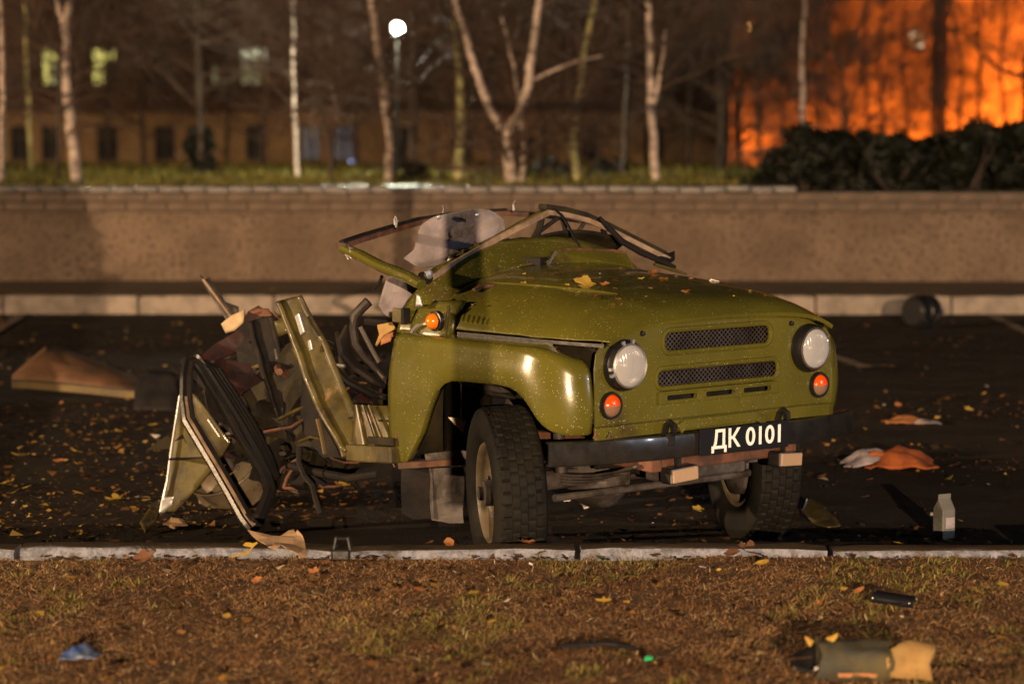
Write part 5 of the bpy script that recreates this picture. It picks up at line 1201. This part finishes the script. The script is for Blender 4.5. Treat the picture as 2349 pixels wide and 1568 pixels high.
MB().tube([dY(412, 905, 11.71), dY(406, 950, 11.71), dY(399, 990, 11.72), dY(392, 1040, 11.73), dY(384, 1100, 11.74), dY(376, 1140, 11.74), dY(366, 1180, 11.74)], [.004, .007, .006, .008, .007, .011, .006], 6).build('torn_edge', M['bare'], door, smooth=True)
sheet('torn_corner', [dY(366, 1180, 11.72), dY(372, 1142, 11.7), dY(400, 1138, 11.68), dY(392, 1158, 11.68), dY(376, 1172, 11.7)], M['bare'], door, .005, .012, 12, 2)
MB().bar(dY(478, 960, 11.62), dY(505, 1000, 11.58), .012, .008).build('handle_bar', M['bare'], door)
# ------------------------------------------------------------------ debris lying about
def thing_sheet(name, label, cat, pts, m_, thick=.006, crumple=.01, freq=8, cuts=2, group=None):
    o = sheet(name, pts, m_, None, thick, crumple, freq, cuts); tag(o, label, cat, group)
    # origin to its base
    zs = [v.co.z for v in o.data.vertices]; c_ = sum((v.co for v in o.data.vertices), Vector()) / len(o.data.vertices); c_.z = min(zs)
    for v in o.data.vertices: v.co -= c_
    o.location = c_; return o
def mound(name, label, cat, u, v, w, d, h, m_, seed, z0=0.0, crumple=.02, freq=12, rz=0, group=None, n=18):
    """crumpled heap of cloth"""
    random.seed(seed); c_ = atZ(u, v, z0); P = []
    for i in range(n + 1):
        row = []
        for j in range(n + 1):
            x = (i / n - .5); y = (j / n - .5); r_ = math.hypot(x, y) * 2
            p = Vector((x * w, y * d, 0)); q = p * freq + Vector((seed, 0, 0))
            e_ = 1 + .25 * noise.noise(Vector((math.atan2(y, x) * 1.3, seed, 0)))
            z = max(0, 1 - (r_ / e_) ** 2) * h * (.65 + .6 * noise.noise(q * .6)) + abs(noise.noise(q)) * crumple
            row.append(p * e_ + noise.noise_vector(q) * crumple * .6 + Vector((0, 0, z + .004)))
        P.append(row)
    o = grid_mesh(P).build(name, m_, None, smooth=True, solid=.004, angle=60); o.location = c_; o.rotation_euler = (0, 0, rz); tag(o, label, cat, group); return o

# big brown body panel on the road, left
bp0 = atZ(170, 908, 0); Yp = bp0.y
pn = empty('body_panel', bp0); tag(pn, 'brown humped body panel with an olive edge lying on the road', 'panel')
def pY(u, v, dy): return atY(u, v, Yp + dy) - bp0
P = []
top = [(28, 862), (70, 824), (104, 795), (140, 800), (165, 803), (215, 822), (270, 845), (318, 866)]
bot = [(28, 872), (70, 873), (104, 876), (140, 879), (165, 881), (215, 886), (270, 892), (316, 896)]
for (a, b) in zip(top, bot):
    row = []
    for k in range(9):
        f = k / 8; v = lerp(b[1], a[1], math.sin(f * math.pi / 2)); dy = .02 + .55 * f ** 1.4
        row.append(pY(lerp(b[0], a[0], f), v, dy) + noise.noise_vector(Vector((a[0] * .03, f * 4, 1))) * .012)
    P.append(row)
grid_mesh(P).build('panel_skin', M['brownpanel'], pn, smooth=True, solid=.006, angle=40)
MB().sweep([pY(u, v + 8, -.02) for u, v in bot], [(-.012, -.028), (.012, -.028), (.012, .024), (-.012, .024)]).build('panel_edge', M['goldedge'], pn, bevel=.004)
MB().sweep([pY(u, v + 1, .0) for u, v in bot], [(-.01, -.01), (.01, -.01), (.01, .01), (-.01, .01)]).build('panel_groove', M['seal'], pn)
# dark mat leaning behind the door
mb0 = atZ(356, 940, 0); my = mb0.y
thing_sheet('rubber_mat', 'dark rounded rubber mat leaning on its edge behind the torn off door', 'mat', [atY(u, v, my + dy) for u, v, dy in ((306, 941, 0), (309, 900, .08), (315, 868, .15), (326, 852, .18), (348, 848, .19), (375, 850, .19), (402, 856, .18), (408, 900, .08), (408, 941, 0))], M['soot_shade'], .014, .006, 5)
# dark drum by the far kerb
dr = atZ(2113, 750, 0); dm = empty('scorched_drum', dr, .3); tag(dm, 'scorched dark drum lying against the far kerb', 'drum')
TT = Matrix.Translation((0, 0, .15)) @ Matrix.Rotation(R(20), 4, 'Z')
MB().lathe([(.0, -.14), (.12, -.14), (.145, -.12), (.15, -.05), (.14, 0), (.15, .05), (.145, .12), (.12, .14), (.11, .13), (.10, .06), (0, .05)], 28, TT).build('shell', M['seal'], dm, smooth=True)
MB().lathe([(.151, -.02), (.158, -.012), (.158, .012), (.151, .02)], 28, TT).build('hoop', M['seal'], dm, smooth=True)
for k in range(4):
    random.seed(700 + k); MB().tube(branch_path((random.uniform(-.1, .1), -.12, .03), (random.gauss(0, 1), -.3, .3), .22, 5, .4), .012, 6).build('hanging_wire', M['seal'], dm, smooth=True)
# rags
mound('orange_rag', 'crumpled orange rag lying on the asphalt beside a dirty white cloth', 'cloth', 2055, 1064, .42, .36, .12, M['orange'], 21)
mound('white_cloth', 'dirty white cloth lying on the asphalt against the orange rag', 'cloth', 1995, 1062, .34, .26, .10, M['whitecloth'], 22)
mound('ochre_rag', 'dull ochre rag scrap on the asphalt behind the bumper end', 'cloth', 2075, 968, .26, .2, .04, M['leaf_o'], 23)
mound('white_scrap', 'thin pale paper scrap on the asphalt right of the ochre rag', 'paper', 2128, 972, .16, .1, .02, M['whitecloth'], 24)
# upright carton by the kerb
cq = atZ(2164, 1232, 0); ct = empty('drink_carton', cq, R(28)); tag(ct, 'upright grey drink carton with a gabled top standing behind the kerb', 'carton')
w2, hb, ht = .036, .135, .185
mb = MB().add([(-w2, -w2, .001), (w2, -w2, .001), (w2, w2, .001), (-w2, w2, .001), (-w2, -w2, hb), (w2, -w2, hb), (w2, w2, hb), (-w2, w2, hb), (-w2, 0, ht), (w2, 0, ht)],
              [(0, 3, 2, 1), (0, 1, 5, 4), (1, 2, 6, 5), (2, 3, 7, 6), (3, 0, 4, 7), (4, 5, 9, 8), (6, 7, 8, 9), (5, 6, 9), (7, 4, 8)])
mb.build('box', M['cartongrey'], ct, bevel=.004); MB().box((0, 0, ht + .008), (.07, .006, .022)).build('top_seam', M['cartongrey'], ct, bevel=.001)
MB().box((.005, -w2 - .002, .075), (.05, .003, .05)).build('printed_band', M['whitecloth'], ct)
MB().lathe([(.010, 0), (.010, .014), (0, .015)], 12, Matrix.Translation((-.03, .05, .10)) @ Matrix.Rotation(R(-90), 4, 'Y')).build('cap', M['whitecloth'], ct, smooth=True)
# metal shard right of the far wheel
zz = 0
thing_sheet('metal_shard', 'curled olive metal shard lying behind the kerb near the far front wheel', 'shard', [atZ(u, v, 0) + Vector((0, 0, z)) for u, v, z in ((1838, 1180, .02), (1850, 1166, .06), (1885, 1178, .05), (1912, 1192, .03), (1926, 1208, .01), (1900, 1212, .005), (1865, 1200, .005))], M['paint_worn_shade'], .006, .008)
thing_sheet('paper_sheet', 'torn white paper with a ragged edge lying under the front axle', 'paper', [atZ(u, v, 0) + Vector((0, 0, z)) for u, v, z in ((1322, 1148, .02), (1345, 1158, .01), (1375, 1152, .01), (1400, 1148, .02), (1424, 1138, .05), (1420, 1150, .01), (1380, 1164, .005), (1340, 1168, .005))], M['paper'], .003, .006, 20)
thing_sheet('foil_scrap', 'small bright foil scrap on the asphalt under the front bumper', 'scrap', [atZ(u, v, 0) + Vector((0, 0, .012)) for u, v in ((1290, 1146), (1306, 1144), (1308, 1152), (1292, 1153))], M['paper'], .003, .002)
thing_sheet('olive_shard', 'olive sheet metal splinter lying below the torn off door', 'shard', [atZ(u, v, 0) + Vector((0, 0, z)) for u, v, z in ((322, 1212, .03), (345, 1186, .06), (366, 1178, .08), (358, 1206, .02), (335, 1222, .0))], M['paint_worn_shade'], .006, .006)
thing_sheet('beige_shard', 'pale flat fragment lying on the asphalt between the door corner and the kerb', 'shard', [atZ(u, v, 0) + Vector((0, 0, z)) for u, v, z in ((374, 1204, .01), (392, 1196, .03), (418, 1200, .03), (430, 1208, .01), (400, 1214, .005))], M['cardboard'], .005, .004)
# cardboard folded over the kerb, and the dark clip beside it
kz = KZ + .006
card = [atY(568, 1214, 9.75), atY(604, 1226, 9.66), atY(640, 1231, 9.60), atY(655, 1222, 9.62), atY(674, 1214, 9.64), atY(679, 1224, 9.60), atY(684, 1218, 9.60), atY(700, 1238, 9.52), atY(703, 1272, 9.40), atY(690, 1279, 9.38), atY(672, 1270, 9.40), atY(658, 1266, 9.40), atY(646, 1252, 9.44), atY(632, 1262, 9.41), atY(616, 1248, 9.45), atY(590, 1238, 9.60)]
cb = thing_sheet('cardboard_piece', 'torn tan cardboard folded over the kerb below the door frame', 'cardboard', card, M['cardboard'], .004, .010, 22, 1)
cb.data.polygons.foreach_set('use_smooth', [False] * len(cb.data.polygons))
kc = atY(782, 1262, 9.41); cl = empty('plastic_clip', (kc.x, 9.41, GZ)); tag(cl, 'black plastic clip straddling the kerb right of the cardboard', 'clip')
MB().box((0, -.015, .02), (.075, .05, .045)).build('foot', M['seal'], cl, bevel=.008)
for s_ in (-1, 1): MB().box((.028 * s_ + .004, .0, .06), (.014, .03, .06), Matrix.Rotation(-.2 * s_, 3, 'Y')).build('arm', M['seal'], cl, bevel=.004)
MB().box((.004, .05, .075), (.05, .05, .012)).build('bridge', M['soot_shade'], cl, bevel=.003)
# padded piece in the foreground
pb = atZ(2010, 1543, GZ); pad = empty('padded_cover', pb, R(-4)); tag(pad, 'torn padded cover, dark olive with a tan flap, lying in the dry grass', 'cover')
def halfshell(x0, x1, d, h, n=12, m=8, wob=.006, r0=0, r1=1.0, seed=0):
    P = []
    for i in range(m + 1):
        x = lerp(x0, x1, i / m); row = []
        for k in range(n + 1):
            a = math.pi * lerp(r0, r1, k / n); p = Vector((x, d * math.cos(a) * -1, h * math.sin(a) ** .45)); row.append(p + noise.noise_vector(p * 16 + Vector((seed, 0, 0))) * wob)
        P.append(row)
    return grid_mesh(P)
halfshell(-.185, .04, .085, .095, seed=1, wob=.018).build('olive_shell', M['olivecloth'], pad, smooth=True, solid=.008, angle=60)
halfshell(.03, .168, .090, .098, seed=2, wob=.022, r0=.0, r1=.96).build('tan_flap', M['tan'], pad, smooth=True, solid=.005, angle=60)
MB().sweep([V3(-.17, -.080, .012), V3(-.05, -.086, .016), V3(.03, -.084, .012)], [(-.006, -.006), (.006, -.006), (.006, .006), (-.006, .006)]).build('piping', M['leaf_o'], pad)
sheet('inner_fold', [V3(-.19, -.05, .01), V3(-.26, -.03, .02), V3(-.25, .03, .05), V3(-.19, .04, .09)], M['seal'], pad, .006, .01)
MB().tube([V3(-.20, 0, .05), V3(-.27, -.03, .05), V3(-.36, -.10, .015), V3(-.42, -.16, .01)], .0018, 6).build('red_cord', M['rustbrown'], pad)
sheet('foam_tuft', [V3(-.20, .0, .10), V3(-.225, -.01, .115), V3(-.21, -.02, .085)], M['leaf_y'], pad, .01, .006)
sheet('foam_tuft', [V3(-.16, .02, .105), V3(-.12, .01, .125), V3(-.14, -.01, .10)], M['leaf_y'], pad, .008, .006)
# small things in the grass
mound('blue_wrapper', 'crumpled blue foil wrapper lying in the brown grass', 'wrapper', 185, 1506, .115, .09, .045, M['blue'], 31, GZ + .01, .012, 40)
tr_ = atZ(1372, 1482, GZ + .014)
o = MB().sweep([V3(-.125, .01, 0), V3(-.06, .004, .006), V3(0, 0, .01), V3(.06, .0, .008), V3(.12, -.012, 0)], [(-.008, -.006), (.008, -.006), (.008, .006), (0, .009), (-.008, .006)]).build('trim_strip', M['blackplastic'], None, bevel=.002); o.location = tr_; tag(o, 'thin black plastic trim strip lying flat in the grass', 'trim')
o = halfshell(-.075, .075, .05, .035, wob=.003, seed=5).build('plastic_shell', M['blackplastic'], None, smooth=True, solid=.003, angle=60); o.location = atZ(2048, 1380, GZ + .008); o.rotation_euler = (0, .1, -.25); tag(o, 'glossy black curved plastic shell in the grass', 'shell')
o = sheet('green_shard', [V3(-.013, -.006, 0), V3(.012, -.01, .004), V3(.014, .008, .012), V3(-.01, .009, .010)], M['green'], None, .004, .001); o.location = atZ(1487, 1512, GZ + .022); tag(o, 'tiny bright green glass shard in the grass', 'glass')
for i, (u, v, lb) in enumerate(((2018, 1356, 'tiny white splinter beside the glossy black shell'), (1872, 1532, 'tiny white splinter beside the padded cover'), (1218, 1292, 'tiny white splinter at the foot of the kerb below the front wheel'), (1612, 1300, 'pale grey flake in the grass below the kerb'), (1705, 1246, 'pale pink petal like flake on the kerb top'))):
    z0 = GZ + .03 if v > 1260 else KZ + .004
    o = sheet('white_splinter', [V3(-.014, 0, 0), V3(.0, -.006, .003), V3(.016, .001, .006), V3(.003, .008, .004)], M['paper'] if i < 3 else M['whitecloth'], None, .003, .001); o.location = atZ(u, v, z0) if v > 1260 else atY(u, v, 9.5); o.rotation_euler = (0, 0, i); tag(o, lb, 'splinter')

# ------------------------------------------------------------------ fallen leaves
def leaf_mesh(kind, seed, m_):
    random.seed(seed); pts = []; n = 22 if kind == 'maple' else 14
    for i in range(n):
        a = 2 * math.pi * i / n
        if kind == 'maple': r_ = .55 + .45 * abs(math.cos(a * 2.5)) ** .8 - (.35 if i in (n // 2,) else 0)
        else: r_ = 1 / math.sqrt((math.cos(a)) ** 2 + (math.sin(a) / .6) ** 2)
        r_ *= random.uniform(.85, 1.1); pts.append(Vector((math.cos(a) * r_, math.sin(a) * r_, 0)))
    mb = MB(); curl = random.uniform(.15, .5); tw = random.uniform(-.4, .4); off = random.random() * 9
    def fold(p): return Vector((p.x, p.y, curl * (p.y * p.y) * .7 + curl * .5 * p.x * p.x + tw * p.x * p.y * .4 + .12 * noise.noise(p * 2 + Vector((off, 0, 0)))))
    inner = [p * .5 for p in pts]
    vs_ = [fold(Vector((0, 0, 0)))] + [fold(p) for p in inner] + [fold(p) for p in pts]
    fs = [(0, 1 + i, 1 + (i + 1) % n) for i in range(n)] + [(1 + i, 1 + n + i, 1 + n + (i + 1) % n, 1 + (i + 1) % n) for i in range(n)]
    mz = min(v.z for v in vs_)
    me = bpy.data.meshes.new('leaf'); me.from_pydata([v - Vector((0, 0, mz)) for v in vs_], [], fs); me.materials.append(m_)
    me.polygons.foreach_set('use_smooth', [True] * len(me.polygons)); return me
LM = {}
for c_ in ('y', 'o', 'b'): LM[c_] = [leaf_mesh('maple' if k % 2 == 0 else 'oval', 900 + k + ord(c_), M['leaf_' + c_]) for k in range(6)]
names = {'y': ('yellow', 'yellow_leaf'), 'o': ('orange', 'orange_leaf'), 'b': ('brown', 'brown_leaf')}
lr = random.Random(77)
LANDMARKS = [((170, 890), 'the brown body panel'), ((356, 930), 'the rubber mat'), ((400, 1190), 'the torn off door'), ((60, 1120), 'the left end of the kerb row'), ((780, 1120), 'the torn sill'), ((1560, 1160), 'the fog lamps'), ((2164, 1220), 'the drink carton'), ((2062, 1060), 'the orange rag'), ((2113, 760), 'the scorched drum'), ((1880, 1200), 'the olive metal shard'), ((2075, 965), 'the ochre rag'),
             ((640, 1260), 'the cardboard piece'), ((782, 1270), 'the plastic clip'), ((1150, 1250), 'the front wheel'), ((185, 1500), 'the blue wrapper'), ((1372, 1480), 'the black trim strip'), ((2048, 1375), 'the glossy black shell'), ((2010, 1500), 'the padded cover'), ((1487, 1512), 'the green glass shard'), ((1700, 1260), 'the wide kerb joint'), ((1620, 640), 'the white scrap'), ((1345, 655), 'the large curled leaf'), ((1112, 664), 'the charred fragment'), ((1520, 605), 'the broken windscreen corner')]
_used = {}
def leaf(loc, size, c_, where, tilt=.35, rot=None, label=None, uv=None):
    if uv is not None and label is None:
        nm = min(LANDMARKS, key=lambda q: math.hypot(q[0][0] - uv[0], (q[0][1] - uv[1]) * 1.6))[1].replace('the left end of the kerb row', 'the kerb short of the door')
        sz = 'broad' if size > .085 else 'small' if size < .05 else ''
        label = ' '.join(('%s %s leaf %s near %s' % (sz, names[c_][0], where, nm)).split())
    o = bpy.data.objects.new(names[c_][1], lr.choice(LM[c_])); C.objects.link(o); o.location = loc; o.scale = (size / 2,) * 3
    o.rotation_euler = rot or (lr.uniform(-tilt, tilt), lr.uniform(-tilt, tilt), lr.uniform(0, 6.28))
    tag(o, label or 'fallen %s leaf lying %s' % (names[c_][0], where), 'leaf', 'fallen %s leaves %s' % (names[c_][0], where)); return o
# on the road
for (u, v, s_, c_) in ((45, 1046, 36, 'y'), (172, 1036, 28, 'y'), (135, 1058, 24, 'o'), (262, 1146, 38, 'y'), (225, 1128, 30, 'o'), (15, 1110, 34, 'y'), (30, 1132, 32, 'y'), (62, 1118, 20, 'y'), (180, 1132, 26, 'y'), (195, 1128, 22, 'o'), (24, 946, 24, 'o'), (58, 985, 18, 'y'), (270, 990, 22, 'y'), (322, 985, 20, 'y'), (350, 975, 22, 'y'), (245, 870, 18, 'y'), (305, 970, 16, 'o'), (180, 1225, 22, 'y'), (330, 1205, 24, 'o'), (410, 1190, 22, 'o'), (140, 925, 14, 'o'), (225, 930, 14, 'o'), (290, 1010, 14, 'o'), (200, 1010, 16, 'b'), (260, 1040, 16, 'b'), (480, 1225, 22, 'y'), (785, 1112, 30, 'y'), (800, 1120, 24, 'o'), (770, 1136, 20, 'o'), (740, 1142, 16, 'o'), (1490, 1160, 18, 'o'), (1540, 1150, 18, 'b'), (1600, 1168, 26, 'y'), (1580, 1145, 20, 'o'), (1985, 1140, 16, 'o'), (1940, 1170, 14, 'o'), (2150, 960, 16, 'y'), (2220, 940, 18, 'y'), (2255, 905, 18, 'y'), (2300, 1010, 16, 'o'), (2060, 930, 18, 'o'), (1985, 985, 14, 'y'), (2030, 900, 14, 'b'), (2180, 1070, 22, 'b'), (2300, 1080, 16, 'b'), (1995, 1100, 14, 'o'), (1870, 1240, 16, 'o'), (2200, 1195, 20, 'y'), (1990, 880, 12, 'o'), (2115, 860, 12, 'b'), (625, 663, 16, 'y'), (1890, 985, 16, 'y'), (1970, 850, 12, 'o')):
    z0 = 0.0 if v > 700 else FZ; p = atZ(u, v, z0); leaf(p + Vector((0, 0, .006)), s_ * S * p.y / FPX * 1.3, c_, 'on the asphalt', uv=(u, v))
# on the kerb and in the grass
for (u, v, s_, c_) in ((558, 1262, 56, 'y'), (330, 1278, 40, 'b'), (163, 1324, 38, 'y'), (90, 1408, 26, 'y'), (955, 1352, 44, 'o'), (920, 1355, 30, 'b'), (1085, 1358, 30, 'y'), (1130, 1424, 26, 'y'), (1385, 1378, 30, 'y'), (270, 1450, 46, 'b'), (520, 1410, 18, 'y'), (345, 1520, 20, 'o'), (460, 1528, 18, 'o'), (1240, 1270, 24, 'y'), (1210, 1238, 34, 'o'), (1030, 1240, 28, 'o'), (985, 1248, 22, 'b'), (1745, 1292, 30, 'y'), (2060, 1250, 22, 'y'), (2300, 1340, 28, 'y'), (1970, 1352, 22, 'o'), (2000, 1300, 20, 'o'), (1720, 1262, 46, 'b'), (1680, 1268, 40, 'b'), (1880, 1382, 22, 'o'), (1840, 1452, 24, 'b'), (1620, 1445, 26, 'o'), (1560, 1440, 20, 'o'), (1780, 1322, 18, 'o'), (590, 1330, 22, 'o'), (720, 1310, 22, 'o'), (860, 1360, 26, 'b'), (640, 1345, 20, 'b'), (1000, 1480, 18, 'o'), (760, 1500, 22, 'b'), (880, 1530, 16, 'o'), (1720, 1405, 22, 'o'), (2230, 1470, 22, 'b'), (1450, 1340, 24, 'b'), (1520, 1300, 22, 'o'), (60, 1330, 22, 'b'), (430, 1360, 18, 'o'), (1300, 1420, 18, 'b')):
    onk = v < 1256; p = atY(u, v, 9.52) if onk else atZ(u, v, GZ + .022)
    if onk: p.z = KZ + .004
    leaf(p, s_ * S * p.y / FPX * 1.4, c_, 'on the kerb top' if onk else 'in the dry grass', .5, uv=(u, v))
# on the bonnet: dropped on its real surface
def hood_hit(u, v):
    best = None
    o_ = CARI @ Vector((0, 0, CAM_H)); r_ = CARI.to_3x3() @ ray(u, v); t = 9.0
    while t < 14:
        p = o_ + r_ * t
        if -.45 < p.x < .56 and abs(p.y) < .72:
            w = interp(p.x, [(-.5, .742), (-.39, .735), (.3, .695), (.53, .662)]); uu = abs(p.y) / w
            if uu < 1:
                q = hood_pt(p.x, (1 - (1 - uu) ** (1 / 1.9)) * (1 if p.y > 0 else -1))
                if p.z <= q.z: return CAR @ Vector((p.x, p.y, q.z))
        t += .004
    return None
for (u, v, s_, c_) in ((1385, 655, 26, 'o'), (1408, 640, 20, 'o'), (1410, 662, 16, 'o'), (1366, 680, 18, 'o'), (1418, 686, 16, 'o'), (1422, 700, 14, 'y'), (1500, 628, 26, 'o'), (1520, 640, 24, 'o'), (1535, 618, 26, 'o'), (1560, 628, 24, 'b'), (1590, 622, 20, 'y'), (1565, 672, 26, 'o'), (1585, 640, 16, 'o'), (1685, 686, 20, 'y'), (1720, 668, 10, 'y'), (1600, 640, 14, 'y'), (1490, 662, 14, 'o'), (1630, 640, 22, 'y'), (1650, 634, 18, 'b'), (1700, 640, 14, 'b'), (1230, 655, 20, 'o'), (1200, 650, 14, 'y'), (1345, 715, 10, 'y'), (1190, 600, 14, 'o'), (1160, 603, 16, 'o'), (1470, 640, 16, 'y'), (1440, 632, 12, 'b'), (1300, 655, 12, 'y'), (1620, 655, 12, 'o')):
    p = hood_hit(u, v)
    if p is not None: leaf(p + Vector((0, 0, .003)), s_ * S * p.y / FPX * 1.25, c_, 'on the bonnet', .3, uv=(u, v))
cr = []
for _ in range(420):
    u, v = lr.uniform(1060, 1760), lr.uniform(575, 705)
    q = hood_hit(u, v)
    if q is not None: cr.append(q)
if cr:
    lt_ = litter('leaf_crumbs', np.array([q.x for q in cr]), np.array([q.y for q in cr]), np.array([q.z for q in cr]) + .001, np.minimum(rng.exponential(.0045, len(cr)) + .002, .018), np.where(rng.uniform(0, 1, len(cr)) < .1, 1.0, rng.uniform(.2, .97, len(cr))), 'leaf crumbs sprinkled over the bonnet')
p = hood_hit(1345, 655)
if p is not None:
    leaf(p + Vector((0, 0, .004)), .135, 'y', 'on the bonnet', rot=(.5, .1, .5), label='large curled yellow leaf standing in the middle of the bonnet')
p = hood_hit(1632, 648)
if p is not None:
    o = sheet('white_scrap', [V3(-.02, 0, 0), V3(0, -.01, .012), V3(.035, 0, .004), V3(0, .012, .018)], M['paper'], None, .003, .004); o.location = p; tag(o, 'small crumpled white scrap on the bonnet', 'scrap')
p = hood_hit(1112, 664)
if p is not None:
    mb = MB(); mb.sweep([V3(-.055, 0, .006), V3(-.02, .006, .012), V3(.02, .0, .012), V3(.055, .008, .008)], [(-.012, -.006), (.012, -.006), (.010, .006), (-.012, .008)])
    o = mb.build('charred_stick', M['rustbrown'], None, bevel=.003); o.location = p + Vector((0, 0, .002)); o.rotation_euler = (0, -.15, .55); tag(o, 'short charred fragment lying on the bonnet shoulder', 'fragment')
bpy.context.view_layer.update()
